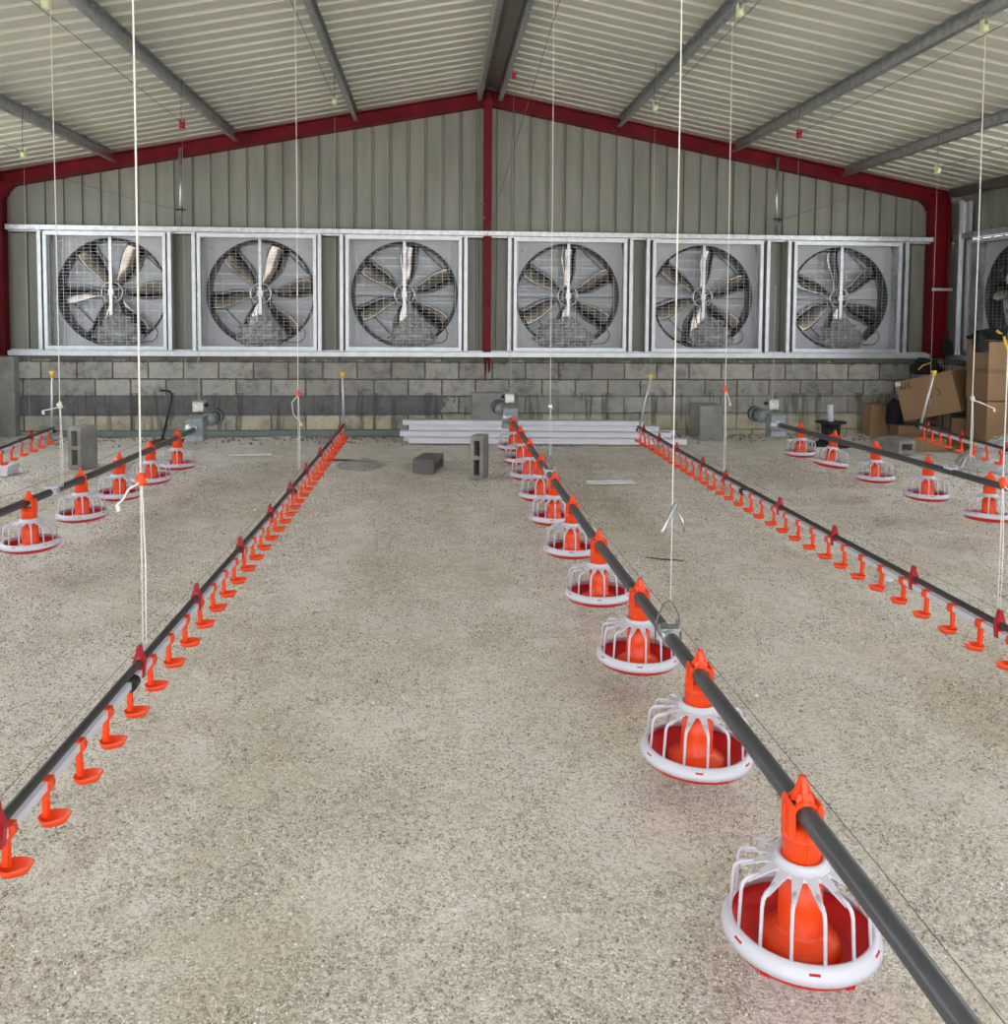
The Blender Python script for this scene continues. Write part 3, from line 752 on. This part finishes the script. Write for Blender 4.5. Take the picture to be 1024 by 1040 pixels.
# ------------------------------------------------------------------ drinker lines
def cup_mesh(sd, zf):
    b = MB()
    # saddle on the square tube
    b.box((0, 0, 0), (.031, .030, .030)); b.tube([(0, -.014, -.002), (0, .014, -.002)], .019, 10)
    # stem
    b.box((0, 0, -.046), (.013, .017, .075)); b.box((sd*.004, 0, -.068), (.012, .005, .04))
    # boat-shaped cup
    n = 20; rings = []
    for (sc, z) in ((.35, -.104), (.75, -.100), (1.0, -.082), (.92, -.082), (.68, -.093), (0.02, -.096)):
        ring = []
        for k in range(n):
            a = 2*PI*k/n; x = math.cos(a); y = math.sin(a)
            xx = (.046*x+.016)*sd if x > 0 else (.034*x+.016)*sd
            yy = .032*y*(1-.22*max(0, x))
            ring.append((xx*sc+sd*.010*(1-sc), yy*sc, z+(.006*max(0, x) if sc > .9 else 0)))
        rings.append(ring)
    vs = [p for r in rings for p in r]; fs = [tuple(range(n))[::-1]]
    for i in range(len(rings)-1):
        for k in range(n): fs.append((i*n+k, i*n+(k+1) % n, (i+1)*n+(k+1) % n, (i+1)*n+k))
    b.add(vs, fs, True); return b
CUP = {}
for sd in (-1, 1):
    o = cup_mesh(sd, 0).build('drinker_cup', M['orange']); CUP[sd] = o.data; bpy.data.objects.remove(o)
bc = MB()
bc.prism([(-.019, -.058), (.019, -.058), (.022, -.02), (.026, .0), (.020, .016), (.011, .040), (.007, .062), (-.007, .062), (-.011, .040), (-.020, .016), (-.026, .0), (-.022, -.02)], -.010, .010, 'XZ')
bc.box((0, 0, .018), (.020, .030, .035), None, .5); bc.box((0, 0, -.018), (.034, .032, .012))
bc.v = [(v[0]*.80, v[1], v[2]*.86) for v in bc.v]
o = bc.build('pipe_clamp', M['clamp_red']); CL = o.data; bpy.data.objects.remove(o)
KD = 1.036
def drinker(pts, cupsY, clampY, coupY, sd, label, stand, z0=.385):
    pts = [(p[0]*KD, p[1]*KD, p[2]-.04) for p in pts]; clampY = [y*KD for y in clampY]; coupY = [y*KD for y in coupY]
    o = pts[0]; t = thing('drinker_line', label, 'drinker line', o)
    def at(y):
        for a, b_ in zip(pts, pts[1:]):
            if a[1] <= y <= b_[1] or b_ is pts[-1]:
                k = (y-a[1])/(b_[1]-a[1]); return Vector([a[i]+(b_[i]-a[i])*k for i in range(3)])-Vector(o)
    L = [tuple(Vector(p)-Vector(o)) for p in pts]
    b = MB(); b.tube(L, .0125, 14); b.build('support_pipe', M['dark_pipe'], t)
    b = MB()
    for a, c in zip(L, L[1:]):
        vs = []
        for p in (a, c):
            for dx, dz in ((-.011, -.011), (.011, -.011), (.011, .011), (-.011, .011)): vs.append((p[0]+dx, p[1], p[2]-.034+dz))
        b.add(vs, [(0, 1, 2, 3), (7, 6, 5, 4), (0, 4, 5, 1), (1, 5, 6, 2), (2, 6, 7, 3), (3, 7, 4, 0)])
    b.build('water_pipe', M['white_plastic'], t)
    b = MB(); b.tube([(p[0], p[1], p[2]+.054) for p in L], .0009, 5); b.build('perch_wire', M['wire'], t)
    for y in cupsY:
        p = at(y); c = bpy.data.objects.new('drinker_cup', CUP[sd]); COL.objects.link(c); c.parent = t; c.location = (p.x, p.y, p.z-.036)
        c.rotation_euler = (random.uniform(-.03, .03), random.uniform(-.05, .05), random.uniform(-.05, .05))
    for y in clampY:
        p = at(y); c = bpy.data.objects.new('pipe_clamp', CL); COL.objects.link(c); c.parent = t; c.location = p
    for y in coupY:
        p = at(y); b = MB(); b.tube([(p.x+sd*.004, p.y-.022, p.z-.036), (p.x+sd*.004, p.y+.022, p.z-.036)], .021, 14); b.build('coupling', M['black_plastic'], t)
    p = at(pts[-1][1]-.05); b = MB()
    b.tube([(p.x, p.y, p.z-.034), (p.x, p.y+.07, p.z-.034)], .018, 10); b.build('end_fitting', M['black_plastic'], t)
    sx, sz = stand
    b = MB(); b.tube([(p.x, p.y, p.z-.02), (p.x+sx*.5, p.y, p.z+sz*.5), (p.x+sx, p.y, p.z+sz)], .011, 8); sp = b.build('breather_tube', M['galv_bright'], t)
    b = MB(); b.lathe([(0, 0), (.015, 0), (.026, .045), (.024, .055), (0, .055)], (p.x+sx, p.y, p.z+sz-.02), 14); b.build('yellow_cap', M['yellow'], sp)
    return t, at
PLD = [(-.945, -1.0, .385), (-.935, 1.9, .385), (-.918, 3.4, .385), (-.895, 5.0, .385), (-.888, 7.5, .385), (-.892, 8.75, .385)]
PRD = [(2.06, -.5, .385), (2.025, 3.0, .385), (2.00, 4.23, .385), (1.975, 5.9, .385), (1.975, 8.45, .387)]
cl = [2.026+.1965*i-.393 for i in range(40)]
cr = [3.183+.1815*i-1.452 for i in range(42)]
cl = [y for y in cl if y < 8.95]; cr = [y for y in cr if y < 8.70]
drinker(PLD, cl, [1.25, 1.912, 2.803, 3.44, 4.158, 4.857, 5.50, 6.17, 6.9, 7.60, 8.3], [2.72, 5.60], 1, 'drinker line left of the middle feed pipe, dark pipe over white pipe with orange cups', (-.01, .50))
drinker(PRD, cr, [2.3, 2.969, 3.524, 4.234, 4.913, 5.835, 6.346, 7.054, 7.618, 8.205], [5.5], -1, 'drinker line right of the middle feed pipe, dark pipe over white pipe with orange cups', (.11, .50))
PFR = [(4.05, 2.4, .47), (4.38, 6.35, .47), (4.50, 7.4, .47), (4.66, 8.15, .45)]
drinker(PFR, [8.28-.22*i for i in range(18)], [7.9, 7.15, 6.45, 5.7], [], -1, 'drinker line at the right edge running in front of the cardboard boxes', (.12, .50))
PFL = [(-3.2, 4.0, .42), (-3.34, 7.0, .42), (-3.45, 8.25, .42)]
drinker(PFL, [8.4-.217*i for i in range(14)], [7.7, 6.9], [], 1, 'drinker line at the far left edge behind the hollow block', (.02, .50))

# ------------------------------------------------------------------ ropes, pulleys, cables
def zc(x): return roof_z(x)
def rope(x, y, z0, z1, label, adj=None, adjmat='orange', r=.0026, mat='rope', tail=None, loop=True, extra=None):
    t = thing('hanging_rope', label, 'rope', (x, y, z0))
    b = MB(); b.tube([(0, 0, 0), (.002, 0, (z1-z0)*.5), (-.004, 0, z1-z0)], r, 6)
    if adj:  # doubled strand below the adjuster
        b.tube([(.010, 0, .0), (.012, 0, (adj-z0)*.5), (.004, 0, adj-z0)], r*.8, 6)
    b.build('cord', M[mat], t)
    if adj:
        b = MB(); a = adj-z0
        b.lathe([(0, -.022), (.008, -.020), (.013, 0), (.009, .020), (0, .024)], (.002, 0, a), 10); b.tube([(-.014, 0, a+.010), (.018, .0, a-.012)], .006, 8)
        b.box((.0, -.008, a-.002), (.026, .010, .013), (0, .5, 0))
        b.build('rope_adjuster', M[adjmat], t)
        if tail:
            b = MB(); b.tube([(0, -.012, a-.01)]+[(tx, -.012, a+tz) for tx, tz in tail], r*1.1, 6)
            b.tube([(tail[-1][0], -.012, a+tail[-1][1]), (tail[-1][0]+.004, -.012, a+tail[-1][1]-.022)], .007, 6)
            b.build('loose_tail', M[mat], t)
    if extra: extra(t)
    return t
rope(-.955, 2.93, .39, zc(-.93)-.13, 'thick white rope nearest the viewer holding up the left drinker line', .940, tail=[(-.035, -.03), (-.05, -.06), (-.07, -.08)], r=.0031)
rope(-.945, 6.17, .39, zc(-.93)-.13, 'white rope with orange adjuster over the far part of the left drinker line', .92, tail=[(-.04, -.06), (-.03, -.14), (.02, -.20)])
rope(-2.19, 5.33, .45, 3.19, 'white rope with pale blue clip over the left feed pipe', .93, 'paper', tail=[(-.04, -.02), (-.09, -.03)])
def s4(t):
    b = MB(); b.tube([(.01, 0, .33), (-.035, -.01, .24), (-.04, -.01, .235)], .007, 8); b.tube([(.01, 0, .32), (.035, -.01, .27), (.04, -.01, .235)], .004, 6)
    b.build('metal_hook', M['galv'], t)
rope(.80, 2.90, .52, zc(.8)-.13, 'white rope with a steel hook above the wire hanger of the middle pipe', None, r=.0022, extra=s4)
rope(2.0, 5.95, .40, 3.46, 'white rope with orange adjuster over the right drinker line, right of the centre', .97, tail=[(.02, -.05), (.03, -.09)])
def s6(t):
    b = MB()
    for s in (-1, 1): b.tube([(0, 0, .03), (s*.03, 0, -.0), (s*.055, 0, -.06), (s*.06, 0, -.10)], .0045, 6)
    b.build('wire_yoke', M['galv'], t)
rope(3.63, 5.70, .525, 3.38, 'pale rope with wire yoke over the right feed pipe', .93, 'white_plastic', tail=[(.04, -.02), (.15, -.065)], extra=s6, r=.0036)
rope(2.125, 3.13, .38, zc(2.03)-.13, 'doubled white rope at the right picture edge with an orange adjuster', .865, tail=[(.02, -.03), (.03, -.06)], r=.0024)
rope(.775, 5.90, .52, zc(.77)-.13, 'thin pale cord over the middle feed pipe beside the centre post', .86, 'galv_bright', r=.0022)
# far cords with pulleys near the fan wall
FARC = [(-.95, 8.53, 3.462, .38, 'cream', 'left drinker line'), (-2.2, 7.98, 3.098, .76, 'clamp_red', 'left feed motor'), (.79, 9.11, 3.90, .76, 'clamp_red', 'middle feed motor'),
        (2.0, 8.07, 3.368, .44, 'cream', 'right drinker line'), (3.5, 8.40, 3.221, .72, 'clamp_red', 'right feed motor'), (4.82, 8.25, 2.89, .60, 'cream', 'far right drinker line'), (-3.6, 8.13, 2.842, .46, 'cream', 'far left drinker line')]
def pulley(x, y, z, mat, label):
    t = thing('ceiling_pulley', label, 'pulley', (x, y, z))
    b = MB(); b.lathe([(0, -.012), (.032, -.012), (.026, 0), (.032, .012), (0, .012)], (0, 0, 0), 16, 'X'); b.box((.016, 0, .01), (.004, .045, .085)); b.box((-.016, 0, .01), (.004, .045, .085))
    b.build('wheel', M[mat], t)
    b = MB(); b.tube([(0, 0, .05), (-.01, 0, .10), (.0, .0, zc(x)-z-.10 if zc(x)-z > .22 else .11)], .003, 6); b.build('hook', M['wire'], t)
for x, y, z, zb, mt, w in FARC:
    pulley(x, y, z, mt, '%s pulley under the roof above the end of the %s' % ('dark red' if mt == 'clamp_red' else 'cream', w))
    b = MB(); b.tube([(0, 0, 0), (0, 0, z-zb-.03)], .0013, 5); tag(b.build('hanging_rope', M['rope_dull'], loc=(x, y, zb)), 'very thin cord from the roof pulley down to the ' + w, 'rope')
for x, y, z, w in ((-2.195, 5.28, 3.21, 'at the top left corner of the picture'), (2.0, 5.82, 3.48, 'under the purlin right of the ridge'), (3.63, 5.72, 3.40, 'at the top right of the picture')):
    pulley(x, y, z, 'cream', 'small cream roof pulley ' + w)
CAB = [((-2.2, 7.98, 3.12), (-2.2, -1, 3.27), 'over the left feed pipe'), ((-.95, 8.53, 3.48), (-.95, 0, 3.60), 'over the left drinker line'), ((2.0, 8.07, 3.39), (2.0, 0, 3.52), 'over the right drinker line'),
       ((3.5, 8.40, 3.24), (3.65, 0, 3.46), 'over the right feed pipe'), ((4.82, 8.25, 2.91), (4.82, 0, 3.10), 'over the far right drinker line'), ((-3.6, 8.13, 2.86), (-3.6, 2, 3.0), 'over the far left drinker line'),
       ((.60, D-.06, 2.36), (.80, 5.0, 3.60), 'slanting up from the red centre post to the roof')]
for a, c, w in CAB:
    b = MB(); b.tube([a, c], .0030, 5); tag(b.build('winch_cable', M['wire']), 'thin dark steel cable ' + w, 'cable')
for a, c, w in (((-4.33, D-.04, 3.01), (-3.02, D-.04, 2.66), 'left'), ((4.24, D-.04, 2.66), (5.43, D-.04, 3.07), 'right')):
    b = MB(); b.tube([a, ((a[0]+c[0])/2, a[1], (a[2]+c[2])/2-.02), c], .0030, 5); tag(b.build('bracing_wire', M['wire']), 'slack dark wire across the %s end of the upper siding' % w, 'wire')

# ------------------------------------------------------------------ loose things on the ground
def hollow_block(name, L, W, T, mat, loc, R, label, nh=2):
    # L long axis, T thin; holes run along W
    b = MB(); hw = .040; mid = .036 if nh == 2 else 0
    def pr(x0, x1, z0, z1, y0=-W/2): b.span((x0, y0, z0), (x1, W/2, z1))
    hl = (L-2*hw-mid)/2; wz = T*.27
    pr(-L/2, L/2, -T/2, -T/2+wz); pr(-L/2, L/2, T/2-wz, T/2)
    pr(-L/2, -L/2+hw, -T/2+wz, T/2-wz); pr(L/2-hw, L/2, -T/2+wz, T/2-wz)
    if nh == 2: pr(-mid/2, mid/2, -T/2+wz, T/2-wz)
    b.span((-L/2+hw, W/2-.03, -T/2+wz), (L/2-hw, W/2-.002, T/2-wz))    # back plate added to block light, so the holes look dark
    o = b.build(name, mat, bevel=.003); o.location = loc; o.rotation_euler = R
    tag(o, label, 'concrete block'); o['group'] = 'loose concrete blocks'; return o
# local x=L, y=W(hole axis), z=T
def place_block(mat, loc, xdir, hole, label, L=.39, W=.19, T=.12, nh=2):
    x = Vector(xdir).normalized(); y = Vector(hole); y = (y-x*y.dot(x)).normalized(); z = x.cross(y)
    R = Matrix((x, y, z)).transposed().to_euler()
    return hollow_block('concrete_block', L, W, T, mat, loc, R, label, nh)
place_block(M['block'], (.40, 7.88, .195), (0, 0, 1), (.32, .95, 0), 'hollow concrete block standing on end before the white channels, left of the middle pans', T=.115)
place_block(M['block'], (-3.31, 8.55, .20), (0, 0, 1), (.38, .92, 0), 'hollow concrete block standing on end behind the left feed pipe', L=.40, W=.21, T=.15)
place_block(M['block_dark'], (-.06, 8.33, .064), (.25, 1, 0), (-1, .25, 0), 'dark hollow concrete block lying flat left of the standing block', W=.20, T=.13)
place_block(M['block'], (5.02, 9.2, .08), (1, .1, 0), (-.1, 1, 0), 'hollow concrete block lying on its side in front of the cardboard boxes', L=.20, W=.36, T=.15, nh=1)

def channel(x0, x1, y, z, w, h, tilt, label, rz=0, name='pvc_channel'):
    b = MB(); L = x1-x0; t_ = .006
    b.box((0, 0, h/2-t_/2), (L, w, t_)); b.box((0, -w/2+t_/2, 0), (L, t_, h)); b.box((0, w/2-t_/2, 0), (L, t_, h))
    b.box((0, -w/2-.008, -h/2+t_/2), (L, .02, t_)); b.box((0, w/2+.008, -h/2+t_/2), (L, .02, t_))
    o = b.build(name, M['gutter'], loc=((x0+x1)/2, y, z), rot=(tilt, 0, rz))
    tag(o, label, 'channel'); o['group'] = 'white channels stacked along the wall'; return o
channel(-.30, 2.86, 9.94, .040, .13, .066, 0, 'dusty white channel in the bottom row nearest the viewer', rz=-.07)
channel(-.36, 2.76, 10.115, .040, .13, .066, .0, 'white channel in the bottom row, second from the front', rz=-.07)
channel(-.30, 2.62, 10.29, .040, .13, .066, .0, 'white channel in the bottom row, nearest the wall', rz=-.07)
channel(-.40, 2.70, 10.03, .104, .13, .060, 0, 'white channel in the second layer of the stack at the front', rz=-.07)
channel(-.24, 2.80, 10.205, .104, .12, .060, 0, 'white channel in the second layer of the stack at the back', rz=-.07)
channel(-.30, 2.58, 10.12, .165, .13, .058, 0, 'white channel in the third layer of the stack', rz=-.07)
channel(-.37, 2.40, 10.13, .223, .12, .055, 0, 'long white channel on the very top of the stack', rz=-.06)
b = MB(); b.tube([(1.28, 5.24, .006), (1.36, 5.17, .010), (1.50, 5.15, .006)], [.003, .005, .003], 5); tag(b.build('twig', M['rust']), 'thin brown twig on the gravel below the steel rope hook', 'twig')
b = MB(); b.box((1.535, 7.56, .012), (.43, .055, .014), (0, 0, .03)); b.box((1.53, 7.585, .016), (.42, .008, .022), (0, 0, .03))
tag(b.build('plastic_strip', M['gutter']), 'short white plastic strip lying alone right of the middle pans', 'strip')
b = MB()
b.box((0, 0, .075), (.55, .22, .035)); b.box((.22, 0, .035), (.09, .22, .06)); b.box((-.2, 0, .035), (.12, .22, .06)); b.box((0, .04, .10), (.34, .10, .02), (0, .03, 0))
tag(b.build('plastic_tray', M['gutter'], loc=(-4.06, 8.22, 0), bevel=.004), 'white plastic piece with notched underside at the left picture edge', 'plastic piece')

# crumpled film on the ground and a dark stick beside it
def crumple(name, mat, loc, sx, sy, sz, seed, label, cat, nu=34, nv=16, freq=3):
    b = MB(); vs = []
    for i in range(nv+1):
        for j in range(nu):
            r = i/nv; ph = 2*PI*j/nu
            k = 1+.25*noise.noise(Vector((math.cos(ph)*1.5, math.sin(ph)*1.5, seed)))
            x = r*math.cos(ph)*sx*k; y = r*math.sin(ph)*sy*k
            hgt = sz*(1-r**2.2)*(.65+.6*abs(noise.noise(Vector((x*freq, y*freq, seed)))))+.10*sz*noise.noise(Vector((x*freq*4, y*freq*4, seed)))*(1-r)
            vs.append((x, y, max(.002, hgt)))
    fs = [(i*nu+j, i*nu+(j+1) % nu, (i+1)*nu+(j+1) % nu, (i+1)*nu+j) for i in range(nv) for j in range(nu)]
    b.add(vs, fs, True); o = b.build(name, mat, loc=loc); return tag(o, label, cat)
crumple('plastic_film', M['film_thin'], (-.72, 8.58, .002), .24, .28, .06, 3, 'crumpled clear plastic film on the gravel beside the left drinker line', 'plastic film')
crumple('plastic_sheet', M['film_pale'], (5.62, 8.22, 0), .50, .42, .40, 8, 'large crumpled heap of clear plastic sheet below the boxes at the right edge', 'plastic sheet', freq=4)
crumple('plastic_scrap', M['paper'], (-2.62, 8.05, 0), .07, .07, .05, 5, 'small crumpled white scrap on the gravel right of the left standing block', 'scrap', 14, 6, 12)
crumple('film_scrap', M['film_pale'], (2.52, 4.72, .003), .06, .05, .05, 11, 'small clear plastic scrap under the right drinker line', 'scrap', 14, 6, 12)
b = MB(); b.tube([(-1.15, 8.84, .012), (-.98, 8.78, .02), (-.82, 8.80, .015), (-.62, 8.72, .012)], [.006, .012, .01, .004], 6); tag(b.build('dead_stick', M['rust']), 'dark stick on the gravel beyond the left drinker line', 'stick')
b = MB(); b.box((-1.9, 9.2, .012), (.42, .04, .012), (0, 0, .12)); tag(b.build('wood_sliver', M['gutter']), 'pale flat strip on the gravel right of the left motor', 'strip')
# small dark dropped bits
for i, (x, y, w) in enumerate(((.62, 3.95, 'right of the middle pans'),)): pass
# black bent pipe and rusty ring by the wall, black flange with white pipe
t = thing('bent_pipe', 'thin black bent pipe leaning against the wall left of the left motor', 'pipe', (-3.0, 10.0, 0))
b = MB(); b.tube([(-.02, 0, .05), (.03, .02, .28), (.075, .05, .50), (.075, .06, .56), (.045, .06, .59), (-.05, .06, .60)], .014, 8); b.build('tube', M['black_plastic'], t)
b = MB(); b.lathe([(.03, 0), (.11, 0), (.12, .03), (.09, .05), (.03, .06)], (-.02, -.02, .01), 18); b.tube([(.02, 0, .04), (.22, -.03, .05)], .02, 8); b.build('rusty_base', M['rust'], t)
t = thing('pipe_stub', 'white pipe stub in a black flanged base between the two farthest right pans', 'pipe', (4.50, 9.70, 0))
b = MB(); b.tube([(0, 0, .20), (-.012, 0, .47)], .033, 14); b.build('white_pipe', M['white_plastic'], t)
b = MB(); b.lathe([(0, .28), (.17, .28), (.175, .265), (.11, .25), (.10, .12), (.13, .05), (.22, .02), (.22, 0), (0, 0)], seg=24); b.build('black_base', M['black_plastic'], t)

# cardboard boxes
def carton(L, W, Hh, loc, rot, label, flaps=True, tape=True, mark=None, stck=False):
    t = thing('cardboard_box', label, 'box', loc, rot, 'cardboard boxes in the right corner')
    b = MB(); b.box((0, 0, Hh/2), (L, W, Hh)); b.build('box_body', M['card'], t, bevel=.006)
    b = MB(); b.box((0, 0, Hh+.001), (L*.98, .003, .004)); b.box((0, -W/2-.001, Hh*.5), (L*.0+.004, .002, Hh)); b.build('flap_seam', M['tape'], t)
    if tape:
        b = MB(); b.box((0, 0, Hh+.0015), (L*1.003, .06, .002)); b.box((0, 0, Hh*.5), (L*1.006, W*1.006, .045)); b.build('packing_tape', M['tape'], t)
    return t
t1 = carton(.67, .53, .47, (5.90, 9.83, .335), (0, -.27, -.95), 'big brown cardboard box tilted on the lower ones, marked in black pen', tape=False)
b = MB(); fy = -.268
def stroke(pts): b.tube([(x, fy, z) for x, z in pts], .004, 4)
stroke([(-.285, .36), (-.265, .44), (-.245, .36)]); stroke([(-.28, .39), (-.25, .39)])
stroke([(-.225, .36), (-.215, .44), (-.195, .38), (-.175, .44), (-.165, .36)])
stroke([(.06, .30), (.03, .26), (.06, .22)]); stroke([(.13, .30), (.16, .26), (.13, .22)])
b.build('pen_marks', M['ink'], t1)
b = MB(); b.box((-.300, fy, .440), (.065, .006, .05)); b.build('white_sticker', M['paper'], t1)
carton(.22, .28, .41, (5.42, 10.46, -.005), (0, 0, -.1), 'small brown box on the gravel at the left end of the pile', tape=False)
carton(.36, .34, .20, (5.66, 10.10, -.005), (0, 0, -.2), 'low brown box underneath the low end of the tilted box', tape=False)
carton(.32, .34, .33, (6.13, 9.72, -.005), (0, 0, -.5), 'brown box in shade holding up the high end of the tilted box', tape=False)
carton(.48, .28, .14, (5.42, 9.45, -.005), (0, 0, -.1), 'flat brown box on the gravel behind the farthest drinker cups', tape=False)
carton(.54, .52, .59, (6.13, 9.08, -.005), (0, 0, -.18), 'brown box at the bottom right carrying the tall box', tape=False)
carton(.54, .46, .63, (6.13, 9.11, .590), (0, 0, -.10), 'tall brown taped box on top of the pile by the side fan')

def lump(name, mat, loc, s, seed, label, cat, rz=0):
    b = MB(); nu, nv = 24, 14; vs = []
    for i in range(nv+1):
        for j in range(nu):
            th = PI*i/nv; ph = 2*PI*j/nu
            d = Vector((math.sin(th)*math.cos(ph), math.sin(th)*math.sin(ph), math.cos(th)))
            k = 1+.30*noise.noise(d*2+Vector((seed, 0, 0)))+.12*noise.noise(d*6+Vector((0, seed, 0)))
            vs.append((d.x*s[0]*k, d.y*s[1]*k, max(-s[2]*.55, d.z*s[2]*k)+s[2]*.55))
    b.add(vs, [(i*nu+j, i*nu+(j+1) % nu, (i+1)*nu+(j+1) % nu, (i+1)*nu+j) for i in range(nv) for j in range(nu)], True)
    o = b.build(name, mat, loc=loc, rot=(0, 0, rz)); return tag(o, label, cat)
t = thing('tool_bag', 'black bag with yellow edging on top of the tilted box', 'bag', (5.77, 9.98, .80))
o = lump('x', M['black'], (0, 0, 0), (.17, .13, .12), 2, '', ''); o.name = 'bag_body'; o.parent = t
for k in ('label', 'category'): del o[k]
b = MB(); b.tube([(-.15, -.10, .06), (-.11, -.12, .11), (-.02, -.12, .14)], .007, 6); b.build('yellow_trim', M['yellow'], t)
lump('black_bag', M['black'], (5.47, 10.10, .20), (.10, .10, .19), 6, 'black plastic bag wedged between the small box and the tilted box', 'bag')
t = thing('black_jacket', 'black jacket with a yellow strap lying over the tall top box', 'jacket', (6.02, 9.02, 1.24))
o = lump('x', M['black'], (0, 0, 0), (.30, .20, .075), 9, '', '', .0); o.name = 'jacket_body'; o.parent = t
for k in ('label', 'category'): del o[k]
o = lump('x', M['black'], (-.28, -.10, -.13), (.07, .06, .13), 4, '', '', .3); o.name = 'sleeve'; o.parent = t
for k in ('label', 'category'): del o[k]
b = MB(); b.tube([(-.14, -.16, .10), (-.08, -.20, .04), (-.06, -.20, -.04), (-.02, -.20, -.12), (.06, -.20, -.17)], .014, 8, flat=.4); b.build('yellow_strap', M['yellow'], t)
lump('black_cloth', M['black'], (6.29, 10.42, 1.012), (.06, .08, .12), 12, 'black rag bundle standing on the sill beside the right red column', 'cloth')

# ------------------------------------------------------------------ loose gravel (stuff)
def gravel():
    import numpy as np
    rg = np.random.default_rng(3); n0 = 190000
    y = 1.25+rg.random(n0)**1.55*7.6; x = rg.uniform(-1, 1, n0)
    x = np.where(x < 0, x*np.minimum(4.7, .60*y+.35), x*np.minimum(5.2, .76*y+.35))
    keep = []; zz = []
    for a, c in zip(x.tolist(), y.tolist()):
        k = noise.noise(Vector((a*2.6, c*2.6, 2)))+.5*noise.noise(Vector((a*7, c*7, 4)))
        keep.append(k > -.16); zz.append(.016*noise.noise(Vector((a*.9, c*.45, 0)))+.008*noise.noise(Vector((a*3, c*2.2, 5)))-.008)
    keep = np.array(keep) | (rg.random(n0) < .15); x = x[keep]; y = y[keep]; z = np.array(zz)[keep]; n = len(x)
    s_ = rg.choice([.0024, .0030, .0036, .0044], n)*(.72+.11*y); s_[rg.random(n) < .004] *= 2.0
    base = np.array([(0, 0, 1), (1, 0, 0), (0, 1, 0), (-1, 0, 0), (0, -1, 0), (0, 0, -1)], float)
    q = base[None]*rg.uniform(.75, 1.45, (n, 6, 3))+rg.uniform(-.25, .25, (n, 6, 3)); q[:, :, 2] *= .7; q *= s_[:, None, None]
    a = rg.random(n)*6.283; ca, sa = np.cos(a)[:, None], np.sin(a)[:, None]
    v = np.stack([x[:, None]+q[:, :, 0]*ca-q[:, :, 1]*sa, y[:, None]+q[:, :, 0]*sa+q[:, :, 1]*ca, z[:, None]+q[:, :, 2]+s_[:, None]*.35], -1).reshape(-1, 3)
    f = np.array([(0, 1, 2), (0, 2, 3), (0, 3, 4), (0, 4, 1), (5, 2, 1), (5, 3, 2), (5, 4, 3), (5, 1, 4)])
    F = (f[None]+6*np.arange(n)[:, None, None]).reshape(-1)
    me = bpy.data.meshes.new('loose_gravel'); me.vertices.add(len(v)); me.vertices.foreach_set('co', v.reshape(-1))
    me.loops.add(len(F)); me.loops.foreach_set('vertex_index', F.astype('i')); k = len(F)//3
    me.polygons.add(k); me.polygons.foreach_set('loop_start', (3*np.arange(k)).astype('i')); me.polygons.foreach_set('loop_total', np.full(k, 3, 'i'))
    me.update(calc_edges=True); me.materials.append(M['pebble'])
    o = bpy.data.objects.new('loose_gravel', me); COL.objects.link(o)
    tag(o, 'loose pale limestone chips scattered over the floor', 'gravel', kind='stuff')
gravel()
def rubble():
    b = MB(); rnd = random.Random(5)
    base = [(0, 0, 1), (1, 0, 0), (0, 1, 0), (-1, 0, 0), (0, -1, 0), (0, 0, -1)]
    fs = [(0, 1, 2), (0, 2, 3), (0, 3, 4), (0, 4, 1), (5, 2, 1), (5, 3, 2), (5, 4, 3), (5, 1, 4)]
    for i in range(900):
        x = rnd.uniform(-4.8, 5.6); y = 10.6-abs(rnd.gauss(0, .35)); s = rnd.uniform(.006, .022)
        if .3 > x > -4 and y > 10.45: continue
        vs = [(x+p[0]*s*rnd.uniform(.7, 1.6), y+p[1]*s*rnd.uniform(.7, 1.5), .012+p[2]*s*rnd.uniform(.6, 1)) for p in base]
        b.add(vs, fs)
    me = bpy.data.meshes.new('rubble'); me.from_pydata(b.v, [], b.f); me.materials.append(M['block'])
    o = bpy.data.objects.new('rubble', me); COL.objects.link(o)
    tag(o, 'small grey mortar crumbs along the foot of the wall', 'rubble', kind='stuff')
rubble()
